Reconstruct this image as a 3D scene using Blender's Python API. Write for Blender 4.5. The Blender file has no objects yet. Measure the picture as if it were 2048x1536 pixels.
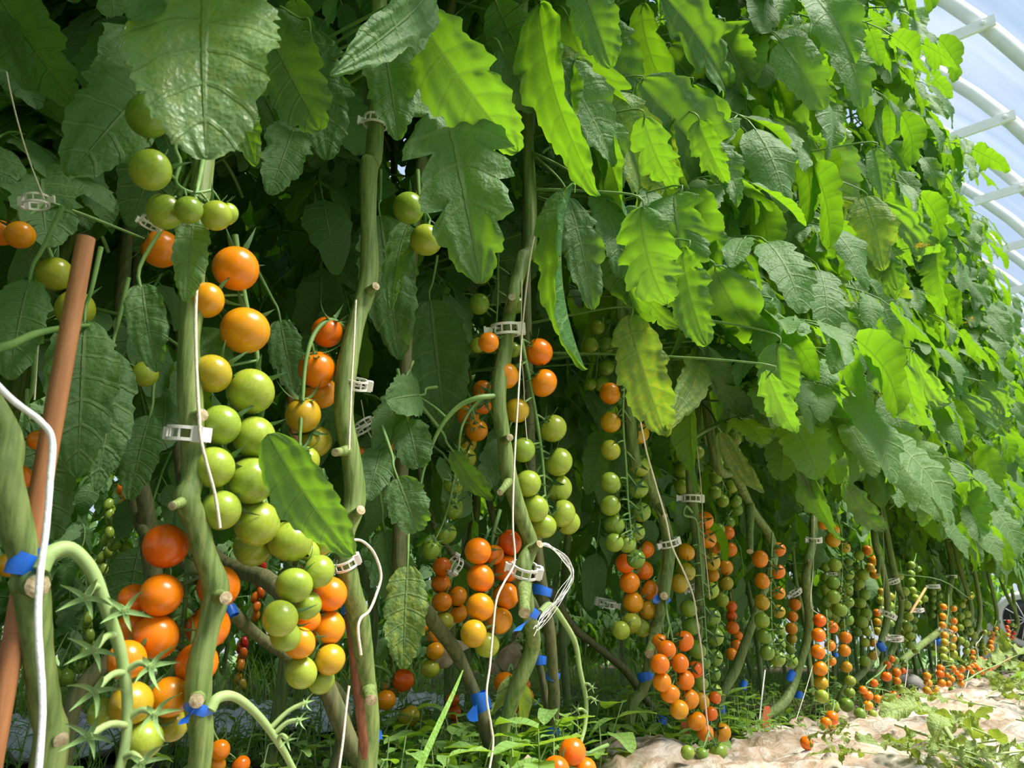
import bpy, math, random
import numpy as np
from mathutils import Vector, Matrix

random.seed(7)
RNG = np.random.RandomState(11)
scene = bpy.context.scene
COL = scene.collection
PI = math.pi

# ------------------------------------------------------------------ camera
FPX = 1600.0
PITCH = math.radians(18.39)
YAW = math.radians(36.25)
CAM = Vector((0.5, 0.0, 0.18))
_fh = Vector((-math.sin(YAW), math.cos(YAW), 0))
C_R = Vector((math.cos(YAW), math.sin(YAW), 0))
C_F = math.cos(PITCH) * _fh + Vector((0, 0, math.sin(PITCH)))
C_U = -math.sin(PITCH) * _fh + Vector((0, 0, math.cos(PITCH)))

cam_data = bpy.data.cameras.new('camera')
cam = bpy.data.objects.new('camera', cam_data)
COL.objects.link(cam)
m3 = Matrix((C_R, C_U, -C_F)).transposed()
cam.matrix_world = Matrix.Translation(CAM) @ m3.to_4x4()
cam_data.sensor_width = 36.0
cam_data.lens = FPX / 2048 * 36
cam_data.clip_start = 0.02
cam_data.clip_end = 200
cam_data.dof.use_dof = True
cam_data.dof.focus_distance = 0.95
cam_data.dof.aperture_fstop = 22.0
scene.camera = cam


def ray(x, y):
    return C_F + C_R * ((x - 1024) / FPX) - C_U * ((y - 768) / FPX)


def PD(x, y, d):
    return CAM + ray(x, y) * d


def PX(x, y, X):
    r = ray(x, y)
    return CAM + r * ((X - CAM.x) / r.x)


def PZ(x, y, z):
    r = ray(x, y)
    return CAM + r * ((z - CAM.z) / r.z)


def depth(p):
    return (Vector(p) - CAM).dot(C_F)


nR, nU, nF, nC = (np.array(v) for v in (C_R, C_U, C_F, CAM))


def proj_np(P):
    v = P - nC
    d = v @ nF
    dd = np.where(np.abs(d) < 1e-4, 1e-4, d)
    return 1024 + FPX * (v @ nR) / dd, 768 - FPX * (v @ nU) / dd, d


# ------------------------------------------------------------------ mesh helpers
class MB:
    def __init__(self):
        self.v = []
        self.f = []
        self.uv = []      # per vertex
        self.mi = []
        self.n = 0

    def add(self, V, F, UV=None, mi=0):
        V = np.asarray(V, dtype=float)
        self.v.append(V)
        if UV is None:
            UV = np.zeros((len(V), 2))
        self.uv.append(UV)
        o = self.n
        for f in F:
            self.f.append([i + o for i in f])
            self.mi.append(mi)
        self.n += len(V)

    def mesh(self, name, mats, smooth=True):
        V = np.concatenate(self.v) if self.v else np.zeros((0, 3))
        UV = np.concatenate(self.uv) if self.uv else np.zeros((0, 2))
        me = bpy.data.meshes.new(name)
        me.from_pydata(V.tolist(), [], self.f)
        lay = me.uv_layers.new(name='UVMap')
        li = np.zeros(len(me.loops), dtype=np.int32)
        me.loops.foreach_get('vertex_index', li)
        lay.data.foreach_set('uv', UV[li].astype(np.float32).ravel())
        if not isinstance(mats, (list, tuple)):
            mats = [mats]
        for m in mats:
            me.materials.append(m)
        me.polygons.foreach_set('material_index', np.array(self.mi, dtype=np.int32))
        if smooth:
            me.polygons.foreach_set('use_smooth', np.ones(len(me.polygons), dtype=bool))
        me.update()
        return me


def link(name, me, parent=None):
    o = bpy.data.objects.new(name, me)
    COL.objects.link(o)
    if parent is not None:
        o.parent = parent
    return o


def tag(o, label=None, cat=None, group=None, kind=None):
    if label: o['label'] = label
    if cat: o['category'] = cat
    if group: o['group'] = group
    if kind: o['kind'] = kind
    return o


def empty(name, loc=(0, 0, 0)):
    o = bpy.data.objects.new(name, None)
    COL.objects.link(o)
    o.location = loc
    o.empty_display_size = 0.02
    return o


def build(name, mb, mats, parent=None, smooth=True):
    """mesh in world coordinates under a parent that only translates"""
    if parent is not None and mb.v:
        off = np.array(parent.location)
        mb.v = [v - off for v in mb.v]
    return link(name, mb.mesh(name, mats, smooth), parent)


def catmull(P, k=5):
    P = [Vector(p) for p in P]
    if len(P) < 3:
        return [P[0].lerp(P[-1], i / (k * 1.0)) for i in range(k + 1)]
    Q = [P[0] * 2 - P[1]] + P + [P[-1] * 2 - P[-2]]
    out = []
    for i in range(1, len(Q) - 2):
        p0, p1, p2, p3 = Q[i - 1], Q[i], Q[i + 1], Q[i + 2]
        for j in range(k):
            t = j / k
            out.append(0.5 * ((2 * p1) + (p2 - p0) * t + (2 * p0 - 5 * p1 + 4 * p2 - p3) * t * t + (3 * p1 - p0 - 3 * p2 + p3) * t ** 3))
    out.append(P[-1])
    return out


def tube(mb, P, r, n=8, k=5, mi=0, smooth=True, cap=True, capmi=None, wob=0.0):
    """swept tube; r is a number or one radius per control point"""
    m = len(P)
    if not hasattr(r, '__len__'):
        r = [r] * m
    S = catmull(P, k) if smooth else [Vector(p) for p in P]
    N = len(S)
    rr = np.interp(np.linspace(0, m - 1, N), range(m), r)
    T = []
    for i in range(N):
        a, b = S[max(0, i - 1)], S[min(N - 1, i + 1)]
        d = (b - a)
        T.append(d.normalized() if d.length > 1e-9 else Vector((0, 0, 1)))
    u = T[0].orthogonal().normalized()
    V, UV, F = [], [], []
    L = 0.0
    for i in range(N):
        if i:
            L += (S[i] - S[i - 1]).length
            u = (u - T[i] * u.dot(T[i]))
            u = u.normalized() if u.length > 1e-6 else T[i].orthogonal().normalized()
        w = T[i].cross(u)
        ri = rr[i] * (1 + wob * (random.random() - .5))
        for j in range(n):
            a = 2 * PI * j / n
            V.append(S[i] + (u * math.cos(a) + w * math.sin(a)) * ri)
            UV.append((j / n, L))
    for i in range(N - 1):
        for j in range(n):
            F.append((i * n + j, i * n + (j + 1) % n, (i + 1) * n + (j + 1) % n, (i + 1) * n + j))
    mb.add([tuple(v) for v in V], F, np.array(UV), mi)
    if cap:
        for (i, rev) in ((0, True), (N - 1, False)):
            ring = V[i * n:(i + 1) * n]
            c = sum(ring, Vector()) / n + (T[i] * (-1 if rev else 1)) * rr[i] * .25
            VV = [tuple(v) for v in ring] + [tuple(c)]
            FF = [((j + 1) % n, j, n) if rev else (j, (j + 1) % n, n) for j in range(n)]
            mb.add(VV, FF, None, mi if capmi is None else capmi)
    return S


# ------------------------------------------------------------------ materials
def new_mat(name):
    m = bpy.data.materials.new(name)
    m.use_nodes = True
    nt = m.node_tree
    nt.nodes.clear()
    return m, nt


class NT:
    def __init__(self, nt):
        self.nt = nt

    def n(self, typ, **kw):
        nd = self.nt.nodes.new(typ)
        for k, v in kw.items():
            if k.startswith('i_'):
                key = k[2:].replace('__', ' ')
                nd.inputs[int(key) if key.isdigit() else key].default_value = v
            else:
                setattr(nd, k, v)
        return nd

    def l(self, a, b):
        self.nt.links.new(a, b)

    def math(self, op, a, b=None, c=None):
        nd = self.nt.nodes.new('ShaderNodeMath')
        nd.operation = op
        for i, x in enumerate((a, b, c)):
            if x is None: continue
            if isinstance(x, (int, float)): nd.inputs[i].default_value = x
            else: self.l(x, nd.inputs[i])
        return nd.outputs[0]

    def mix(self, fac, a, b, mode='MIX'):
        nd = self.nt.nodes.new('ShaderNodeMix')
        nd.data_type = 'RGBA'
        nd.blend_type = mode
        for sock, x in ((nd.inputs[0], fac), (nd.inputs[6], a), (nd.inputs[7], b)):
            if isinstance(x, (int, float)): sock.default_value = x
            elif isinstance(x, tuple): sock.default_value = x if len(x) == 4 else (*x, 1)
            else: self.l(x, sock)
        return nd.outputs[2]

    def ramp(self, fac, stops):
        nd = self.nt.nodes.new('ShaderNodeValToRGB')
        cr = nd.color_ramp
        while len(cr.elements) < len(stops): cr.elements.new(.5)
        for e, (p, c) in zip(cr.elements, stops):
            e.position = p
            e.color = c if len(c) == 4 else (*c, 1)
        self.l(fac, nd.inputs[0])
        return nd.outputs[0]

    def smooth(self, x, lo, hi, a=0.0, b=1.0):
        nd = self.nt.nodes.new('ShaderNodeMapRange')
        nd.interpolation_type = 'SMOOTHSTEP'
        self.l(x, nd.inputs[0])
        for i, q in enumerate((lo, hi, a, b)): nd.inputs[1 + i].default_value = q
        return nd.outputs[0]


def leaf_material(name, top_a, top_b, under, trans, mottle=0.0, tfac=0.42, rough=.58):
    m, nt = new_mat(name)
    g = NT(nt)
    uv = g.n('ShaderNodeUVMap', uv_map='UVMap')
    sep = g.n('ShaderNodeSeparateXYZ')
    g.l(uv.outputs[0], sep.inputs[0])
    au = g.math('ABSOLUTE', g.math('MULTIPLY_ADD', sep.outputs[0], 2, -1))
    fv = g.math('FRACT', g.math('MULTIPLY_ADD', sep.outputs[1], 7, .5))
    dl = g.math('ABSOLUTE', g.math('SUBTRACT', fv, .5))
    lat = g.smooth(dl, .03, .10, 1, 0)
    mid = g.smooth(au, .025, .07, 1, 0)
    vein = g.math('MAXIMUM', g.math('MULTIPLY', lat, .6), mid)
    geo = g.n('ShaderNodeNewGeometry')
    oi = g.n('ShaderNodeObjectInfo')
    tc = g.n('ShaderNodeTexCoord')
    no = g.n('ShaderNodeTexNoise', i_Scale=22.0, i_Detail=3.0)
    g.l(tc.outputs['Object'], no.inputs['Vector'])
    vo = g.n('ShaderNodeTexVoronoi', i_Scale=330.0)
    g.l(tc.outputs['Object'], vo.inputs['Vector'])
    rnd = g.math('ADD', g.math('MULTIPLY', oi.outputs['Random'], .6), g.math('MULTIPLY', no.outputs[0], .4))
    top = g.mix(rnd, top_a, top_b)
    top = g.mix(g.math('MULTIPLY', vein, .55), top, (.24, .38, .12))
    und = g.mix(g.math('MULTIPLY', vein, .5), under, (.30, .42, .16))
    colr = g.mix(geo.outputs['Backfacing'], top, und)
    tr = trans
    if mottle:
        n2 = g.n('ShaderNodeTexNoise', i_Scale=120.0, i_Detail=4.0)
        g.l(tc.outputs['Object'], n2.inputs['Vector'])
        mk = g.math('MULTIPLY', g.smooth(n2.outputs[0], .45, .62), mottle)
        mk = g.math('MULTIPLY', mk, g.math('SUBTRACT', 1.0, g.math('MULTIPLY', vein, .8)))
        colr = g.mix(mk, colr, (.36, .40, .05))
        tr = g.mix(mk, trans, (.60, .58, .03))
    bs = g.n('ShaderNodeBsdfPrincipled', i_Roughness=rough)
    bs.inputs['Specular IOR Level'].default_value = .34
    g.l(colr, bs.inputs['Base Color'])
    n3 = g.n('ShaderNodeTexNoise', i_Scale=130.0, i_Detail=3.0)
    g.l(tc.outputs['Object'], n3.inputs['Vector'])
    hgt = g.math('ADD', g.math('ADD', g.math('MULTIPLY', vein, -.7), g.math('MULTIPLY', vo.outputs['Distance'], .25)), g.math('MULTIPLY', n3.outputs[0], 1.1))
    bp = g.n('ShaderNodeBump', i_Strength=.9, i_Distance=.0022)
    g.l(hgt, bp.inputs['Height'])
    g.l(bp.outputs[0], bs.inputs['Normal'])
    tl = g.n('ShaderNodeBsdfTranslucent')
    tr2 = g.mix(g.math('MULTIPLY', vein, .55), tr, (.10, .22, .02))
    g.l(tr2, tl.inputs[0])
    mx = g.n('ShaderNodeMixShader', i_0=tfac)
    g.l(bs.outputs[0], mx.inputs[1])
    g.l(tl.outputs[0], mx.inputs[2])
    out = g.n('ShaderNodeOutputMaterial')
    g.l(mx.outputs[0], out.inputs[0])
    return m


M = {}
M['leaf'] = leaf_material('leaf_green', (.046, .145, .042), (.098, .225, .072), (.11, .21, .075), (.27, .56, .010), tfac=.40)
M['leaf_mottled'] = leaf_material('leaf_mottled', (.09, .21, .035), (.13, .25, .04), (.15, .25, .07), (.34, .58, .02), mottle=.5)
M['leaf_silver'] = leaf_material('leaf_silver', (.20, .37, .19), (.27, .44, .25), (.20, .31, .14), (.26, .55, .04), mottle=.22, tfac=.32, rough=.38)  # paler copy of the leaf green: silvery daylight painted into its colour, lightly mottled
M['leaf_wilted'] = leaf_material('leaf_wilted', (.13, .27, .04), (.30, .36, .08), (.26, .36, .12), (.34, .48, .03), mottle=.35, tfac=.3, rough=.6)
M['leaf_weed'] = leaf_material('leaf_weed', (.16, .38, .045), (.25, .50, .065), (.22, .40, .10), (.42, .68, .03), tfac=.35, rough=.55)


def simple_mat(name, base, rough=.5, noise=None, scale=40, spec=.4, bump=0, stretch=None, coat=0):
    m, nt = new_mat(name)
    g = NT(nt)
    bs = g.n('ShaderNodeBsdfPrincipled', i_Roughness=rough)
    bs.inputs['Specular IOR Level'].default_value = spec
    bs.inputs['Coat Weight'].default_value = coat
    out = g.n('ShaderNodeOutputMaterial')
    g.l(bs.outputs[0], out.inputs[0])
    tc = g.n('ShaderNodeTexCoord')
    no = g.n('ShaderNodeTexNoise', i_Scale=scale, i_Detail=5.0)
    vec = tc.outputs['Object']
    if stretch:
        mp = g.n('ShaderNodeMapping')
        mp.inputs['Scale'].default_value = stretch
        g.l(vec, mp.inputs[0])
        vec = mp.outputs[0]
    g.l(vec, no.inputs['Vector'])
    if noise:
        c = g.ramp(no.outputs[0], [(.3, base), (.7, noise)])
        g.l(c, bs.inputs['Base Color'])
    else:
        bs.inputs['Base Color'].default_value = (*base, 1)
    if bump:
        bp = g.n('ShaderNodeBump', i_Strength=bump, i_Distance=.002)
        g.l(no.outputs[0], bp.inputs['Height'])
        g.l(bp.outputs[0], bs.inputs['Normal'])
    return m


M['stem'] = simple_mat('stem_green', (.075, .135, .025), .55, (.23, .29, .085), 34, bump=.5, stretch=(7, 7, .5))
M['stem_brown'] = simple_mat('stem_woody', (.065, .085, .028), .65, (.17, .16, .065), 40, bump=.4, stretch=(6, 6, .8))
M['stalk'] = simple_mat('stalk_green', (.12, .24, .06), .5, (.20, .33, .09), 60)
M['stalk_pale'] = simple_mat('stalk_pale', (.24, .36, .11), .55, (.33, .44, .17), 60)
M['calyx'] = simple_mat('calyx_green', (.045, .12, .03), .6, (.09, .19, .05), 80)
M['calyx_pale'] = simple_mat('calyx_pale', (.18, .33, .09), .6, (.27, .42, .15), 80)
M['cut'] = simple_mat('cut_end', (.26, .19, .09), .8, (.56, .47, .30), 260, bump=.5)
M['clip'] = simple_mat('clip_plastic', (.74, .70, .66), .35, (.82, .79, .76), 60, spec=.5)
M['tape'] = simple_mat('blue_tape', (.012, .12, .62), .35, (.02, .17, .75), 60, spec=.5)
M['string'] = simple_mat('twine', (.66, .56, .44), .8, (.80, .72, .60), 300, bump=.4)
M['string_white'] = simple_mat('white_cord', (.80, .80, .78), .7, (.88, .88, .86), 300, bump=.3)
M['bamboo'] = simple_mat('stake_wood', (.30, .115, .040), .55, (.42, .18, .07), 22, bump=.2, stretch=(12, 12, 1))
M['bamboo_dark'] = simple_mat('stake_dark_wood', (.14, .05, .022), .6, (.30, .11, .05), 26, bump=.3, stretch=(12, 12, 1))
M['bamboo_tan'] = simple_mat('stake_tan_wood', (.62, .27, .08), .6, (.72, .36, .13), 26, stretch=(12, 12, 1))
M['steel'] = simple_mat('white_steel', (.80, .79, .80), .4, (.88, .87, .88), 20)
M['petal'] = simple_mat('yellow_petal', (.85, .62, .04), .6)
M['white_paint'] = simple_mat('white_paint', (.78, .78, .78), .4, (.84, .84, .84), 12)
M['rubber'] = simple_mat('black_rubber', (.03, .03, .035), .6, (.06, .06, .065), 20)
M['grass'] = leaf_material('grass_blade', (.10, .27, .03), (.22, .42, .06), (.18, .33, .07), (.40, .62, .03), tfac=.35, rough=.5)
M['dry'] = simple_mat('dry_leaf', (.34, .24, .14), .85, (.56, .45, .32), 50, bump=.5)
M['stone'] = simple_mat('grey_stone', (.16, .15, .14), .9, (.30, .28, .27), 30, bump=.6)
M['soil'] = simple_mat('soil', (.045, .032, .022), .95, (.11, .085, .06), 26, bump=.8, spec=.1)


def fruit_mat():
    m, nt = new_mat('tomato_skin')
    g = NT(nt)
    oi = g.n('ShaderNodeObjectInfo')
    tc = g.n('ShaderNodeTexCoord')
    mp = g.n('ShaderNodeMapping')
    mp.inputs['Scale'].default_value = (5, 5, 1.1)
    g.l(tc.outputs['Object'], mp.inputs[0])
    no = g.n('ShaderNodeTexNoise', i_Scale=2.2, i_Detail=5.0)
    no.noise_dimensions = '4D'
    g.l(mp.outputs[0], no.inputs['Vector'])
    g.l(g.math('MULTIPLY', oi.outputs['Random'], 30), no.inputs['W'])
    sp = g.n('ShaderNodeTexNoise', i_Scale=70.0, i_Detail=2.0)
    g.l(tc.outputs['Object'], sp.inputs['Vector'])
    hv = g.n('ShaderNodeHueSaturation', i_Saturation=1.0, i_Value=1.0)
    g.l(oi.outputs['Color'], hv.inputs['Color'])
    f = g.math('ADD', g.math('MULTIPLY', g.math('SUBTRACT', no.outputs[0], .5), .55), g.math('MULTIPLY', g.math('SUBTRACT', sp.outputs[0], .5), .25))
    g.l(g.math('ADD', f, 1.0), hv.inputs['Value'])
    g.l(g.math('ADD', g.math('MULTIPLY', g.math('SUBTRACT', no.outputs[0], .5), -.03), .5), hv.inputs['Hue'])
    bs = g.n('ShaderNodeBsdfPrincipled', i_Roughness=.27)
    bs.inputs['Specular IOR Level'].default_value = .5
    bs.inputs['Subsurface Weight'].default_value = .12
    bs.inputs['Subsurface Radius'].default_value = (1, .6, .2)
    bs.inputs['Subsurface Scale'].default_value = .006
    g.l(hv.outputs[0], bs.inputs['Base Color'])
    out = g.n('ShaderNodeOutputMaterial')
    g.l(bs.outputs[0], out.inputs[0])
    return m


M['fruit'] = fruit_mat()


def sheet_mat(name, clean, dirt, dark):
    m, nt = new_mat(name)
    g = NT(nt)
    tc = g.n('ShaderNodeTexCoord')
    n1 = g.n('ShaderNodeTexNoise', i_Scale=5.0, i_Detail=6.0, i_Distortion=.8)
    n2 = g.n('ShaderNodeTexNoise', i_Scale=28.0, i_Detail=7.0, i_Distortion=1.2)
    n3 = g.n('ShaderNodeTexNoise', i_Scale=120.0, i_Detail=4.0)
    for q in (n1, n2, n3): g.l(tc.outputs['Object'], q.inputs['Vector'])
    a = g.math('ADD', g.math('MULTIPLY', n1.outputs[0], .65), g.math('MULTIPLY', n2.outputs[0], .35))
    c = g.ramp(a, [(.40, clean), (.50, dirt), (.58, clean), (.70, dark)])
    bs = g.n('ShaderNodeBsdfPrincipled', i_Roughness=.5)
    g.l(c, bs.inputs['Base Color'])
    bp = g.n('ShaderNodeBump', i_Strength=.75, i_Distance=.012)
    g.l(g.math('ADD', g.math('ADD', n2.outputs[0], g.math('MULTIPLY', n1.outputs[0], 1.5)), g.math('MULTIPLY', n3.outputs[0], .12)), bp.inputs['Height'])
    g.l(bp.outputs[0], bs.inputs['Normal'])
    out = g.n('ShaderNodeOutputMaterial')
    g.l(bs.outputs[0], out.inputs[0])
    return m


M['sheet'] = sheet_mat('white_plastic_sheet', (.53, .48, .41), (.36, .25, .16), (.19, .10, .05))
M['sheet_back'] = sheet_mat('grey_plastic_sheet', (.66, .66, .64), (.50, .44, .38), (.20, .13, .09))


def film_mat():
    m, nt = new_mat('greenhouse_film')
    g = NT(nt)
    tc = g.n('ShaderNodeTexCoord')
    mp = g.n('ShaderNodeMapping')
    mp.inputs['Scale'].default_value = (.5, 2.2, .5)
    g.l(tc.outputs['Object'], mp.inputs[0])
    no = g.n('ShaderNodeTexNoise', i_Scale=1.3, i_Detail=4.0, i_Distortion=.6)
    g.l(mp.outputs[0], no.inputs['Vector'])
    fac = g.smooth(no.outputs[0], .38, .75, .01, .09)
    tp = g.n('ShaderNodeBsdfTransparent')
    tl = g.n('ShaderNodeBsdfTranslucent')
    tl.inputs[0].default_value = (.95, .95, .97, 1)
    mx = g.n('ShaderNodeMixShader')
    g.l(fac, mx.inputs[0])
    g.l(tp.outputs[0], mx.inputs[1])
    g.l(tl.outputs[0], mx.inputs[2])
    out = g.n('ShaderNodeOutputMaterial')
    g.l(mx.outputs[0], out.inputs[0])
    return m


M['film'] = film_mat()

# ------------------------------------------------------------------ light
world = bpy.data.worlds.new('sky')
scene.world = world
world.use_nodes = True
wn = NT(world.node_tree)
world.node_tree.nodes.clear()
tcw = wn.n('ShaderNodeTexCoord')
sx = wn.n('ShaderNodeSeparateXYZ')
wn.l(tcw.outputs['Generated'], sx.inputs[0])
skyc = wn.ramp(sx.outputs[2], [(.0, (.74, .84, .94)), (.25, (.60, .76, .98)), (.55, (.50, .70, .97)), (1, (.42, .62, .97))])
cn = wn.n('ShaderNodeTexNoise', i_Scale=3.0, i_Detail=5.0)
wn.l(tcw.outputs['Generated'], cn.inputs['Vector'])
skyc = wn.mix(wn.smooth(cn.outputs[0], .5, .75, 0, .5), skyc, (.85, .9, 1.0))
bgw = wn.n('ShaderNodeBackground', i_Strength=.60)
wn.l(skyc, bgw.inputs[0])
wo = wn.n('ShaderNodeOutputWorld')
wn.l(bgw.outputs[0], wo.inputs[0])

sd = bpy.data.lights.new('sun', 'SUN')
sd.energy = 6.6
sd.angle = math.radians(24)
sd.color = (1.0, .95, .86)
sun = bpy.data.objects.new('sun', sd)
COL.objects.link(sun)
to_sun = Vector((.54, .10, .83)).normalized()
sun.rotation_euler = to_sun.to_track_quat('Z', 'Y').to_euler()
sun.location = (3, 0, 6)

scene.view_settings.view_transform = 'Standard'
scene.view_settings.look = 'None'
scene.view_settings.exposure = 0.62
scene.view_settings.gamma = 1.0
scene.cycles.max_bounces = 6
scene.cycles.diffuse_bounces = 3
scene.cycles.transmission_bounces = 4
scene.cycles.transparent_max_bounces = 6
scene.cycles.sample_clamp_indirect = 6.0
scene.cycles.use_denoising = True
# ------------------------------------------------------------------ leaves
def blade(L, W, NV=18, NU=4, lobes=5, lobe_d=.34, bend=.9, fold=.25, puck=.006, ripple=.05, seed=0, cord=.5, twist=0.0, tip=.8, curl=0.0):
    """one leaflet: along +X, across Y, face normal +Z. rows follow the side veins so lobes point forward."""
    R = np.random.RandomState(seed)
    t = np.linspace(0, 1, NV + 1)
    prof = (np.clip(t, 0, 1) ** cord) * (np.clip(1 - t, 0, 1) ** tip)
    prof /= prof.max()
    u = np.linspace(-1, 1, 2 * NU + 1)
    V = np.zeros((NV + 1, 2 * NU + 1, 3))
    UV = np.zeros((NV + 1, 2 * NU + 1, 2))
    ph = R.rand(2) * .6
    ph2 = R.rand(2) * 6
    amp = R.uniform(.3, 1.5, (2, 16))
    for s in (0, 1):
        seg = R.uniform(.6, 1.4, lobes)
        ed = .04 + .96 * np.concatenate([[0], np.cumsum(seg)]) / seg.sum()
        k = np.clip(np.searchsorted(ed, t, side='right') - 1, 0, lobes - 1)
        fr = np.clip((t - ed[k]) / (ed[k + 1] - ed[k]), 0, 1)
        saw = np.where(fr < .74, (fr / .74) ** .8, ((1 - fr) / .26) ** 1.3)       # slow rise to the lobe's tip, quick fall after
        am = amp[s][k] * (1.15 - .6 * t)
        f2 = (t * lobes * 2.6 + ph2[s]) % 1
        fine = 1 - np.where(f2 < .7, f2 / .7, (1 - f2) / .3)
        w = W / 2 * prof * (1 - lobe_d * am * (1 - saw) * np.sin(PI * np.clip(t, .02, 1)) ** .3 - .09 * fine)
        a = np.radians(88 - 46 * t)
        for j in range(2 * NU + 1):
            if (u[j] < 0) != (s == 0): continue
            au = abs(u[j])
            sg = -1 if s == 0 else 1
            x = t * L + au * w * np.cos(a) * (.55 + .6 * au)
            y = sg * au * w * np.sin(a)
            vein = np.abs(np.sin(PI * t * 7))
            z = fold * au * w + puck * L * 6 * vein * au * (1 - au * .6) * w / (W / 2 + 1e-6)
            z = z + ripple * W * au ** 2 * np.sin(t * (9 + 3 * s) + ph2[s]) * prof
            z = z - curl * (au ** 2) * w + .016 * L * np.sin(t * 13 + ph2[0] + au * 5 * sg) * np.sin(au * 7 + ph2[1]) * au
            V[:, j, 0], V[:, j, 1], V[:, j, 2] = x, y, z
            UV[:, j, 0] = (u[j] + 1) / 2
            UV[:, j, 1] = t
    P = V.reshape(-1, 3)
    # twist about the midrib, then bend the blade downwards along its length
    if twist:
        an = twist * P[:, 0] / L
        y, z = P[:, 1].copy(), P[:, 2].copy()
        P[:, 1], P[:, 2] = y * np.cos(an) - z * np.sin(an), y * np.sin(an) + z * np.cos(an)
    if abs(bend) > 1e-3:
        k = bend / L
        th = np.clip(P[:, 0], -.2 * L, 1.3 * L) * k
        z = P[:, 2].copy()
        x0 = np.sin(th) / k
        z0 = -(1 - np.cos(th)) / k
        P[:, 0] = x0 + z * np.sin(th)
        P[:, 2] = z0 + z * np.cos(th)
    nu = 2 * NU + 1
    F = []
    for i in range(NV):
        for j in range(2 * NU):
            F.append((i * nu + j, (i + 1) * nu + j, (i + 1) * nu + j + 1, i * nu + j + 1))
    F = [f[::-1] for f in F]
    return P, UV.reshape(-1, 2), F, P[NU], P[NV * nu + NU]


def frame(d, n):
    """rotation with local X along d and local Z close to n"""
    d = Vector(d).normalized()
    n = Vector(n)
    n = (n - d * n.dot(d))
    n = n.normalized() if n.length > 1e-5 else d.orthogonal().normalized()
    y = n.cross(d)
    return np.array([[d.x, y.x, n.x], [d.y, y.y, n.y], [d.z, y.z, n.z]])


def compound(seed, hi=True, wilt=False, petiole=.05):
    """a whole tomato leaf: +X outward from the stem, Z up; stalk and leaflets in one mesh"""
    R = random.Random(seed)
    mb = MB()
    NV, NU = (24, 4) if hi else (10, 2)
    Lr = R.uniform(.18, .25)
    e0, e1 = (R.uniform(5, 35), R.uniform(-75, -45)) if not wilt else (R.uniform(-5, 8), R.uniform(-8, 5))
    N = 10
    pts = [Vector((0, 0, 0))]
    yaw = 0
    for i in range(N):
        f = i / (N - 1)
        e = math.radians(e0 + (e1 - e0) * f ** .8)
        yaw += math.radians(R.uniform(-5, 5)) * (3 if wilt else 1)
        pts.append(pts[-1] + Vector((math.cos(e) * math.cos(yaw), math.cos(e) * math.sin(yaw), math.sin(e))) * Lr / N)
    tube(mb, pts[::2] if not hi else pts, [.0026 - .0016 * i / N for i in range(len(pts[::2] if not hi else pts))], n=6 if hi else 4, k=2 if hi else 1, mi=1)

    def at(s):
        x = s * N
        i = min(N - 1, int(x))
        return pts[i].lerp(pts[i + 1], x - i), (pts[min(N, i + 1)] - pts[i]).normalized()

    def leaflet(o, d, n, L, W, **kw):
        stalk = .14 * L
        P, UV, F, b, t = blade(L, W, NV, NU, bend=R.uniform(.2, 1.1) if not wilt else R.uniform(-1.6, 2.0), fold=R.uniform(-.05, .4), lobes=R.choice((4, 5, 5, 6)),
                               lobe_d=R.uniform(.12, .36), tip=R.uniform(.75, 1.05), cord=R.uniform(.4, .6), twist=R.uniform(-.7, .7) * (2.5 if wilt else 1), ripple=R.uniform(.03, .09) * (3.2 if wilt else 1), seed=R.randint(0, 99999), curl=R.uniform(-.05, .25), **kw)
        rot = frame(d, n)
        o2 = np.array(o) + np.array(Vector(d).normalized()) * stalk
        mb.add(P @ rot.T + o2, F, UV, 0)
        tube(mb, [o, Vector(o2) + Vector(d).normalized() * .004], .0010, n=4, k=1, smooth=False, mi=1, cap=False)

    o, tg = at(1)
    dn = Vector((0, 0, -1)) if not wilt else Vector((0, 0, -.05))
    up = Vector((.75, 0, .75)) if not wilt else Vector((R.uniform(-.5, .5), R.uniform(-.5, .5), 1))
    sc = R.uniform(.85, 1.15)
    leaflet(o, (tg * .8 + dn * .45), up + Vector((0, R.uniform(-.5, .5), 0)), .12 * sc, .075 * sc)
    for s, L in ((.88, .088), (.62, .10), (.36, .085)):
        for sd in (-1, 1):
            o, tg = at(s + R.uniform(-.03, .03))
            side = Vector((0, sd, 0))
            d = tg * R.uniform(.2, .55) + side * R.uniform(.55, .9) + dn * R.uniform(.25, .75)
            n = up + side * R.uniform(.0, .6)
            k = sc * R.uniform(.75, 1.15)
            leaflet(o, d, n, L * k, L * k * R.uniform(.5, .64))
    for s in (.75, .50, .27):
        for sd in (-1, 1):
            if R.random() < .35: continue
            o, tg = at(s)
            d = tg * .3 + Vector((0, sd, 0)) * .8 + dn * R.uniform(.1, .6)
            leaflet(o, d, up, .032 * sc, .022 * sc)
    return mb


NT_HI = 9
TPL = []
for i in range(NT_HI):
    mb = compound(100 + i)
    me = mb.mesh('leaf', [M['leaf'], M['stalk']])
    V = np.concatenate(mb.v)
    TPL.append((me, V[::5]))
TPL_M = []
for i in range(2):
    mb = compound(100 + i)
    TPL_M.append(mb.mesh('leaf', [M['leaf_mottled'], M['stalk']]))
TPL_W = [compound(300 + i, wilt=True).mesh('leaf', [M['leaf_wilted'], M['stalk_pale']]) for i in range(4)]
LOW = [compound(500 + i, hi=False) for i in range(5)]

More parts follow.
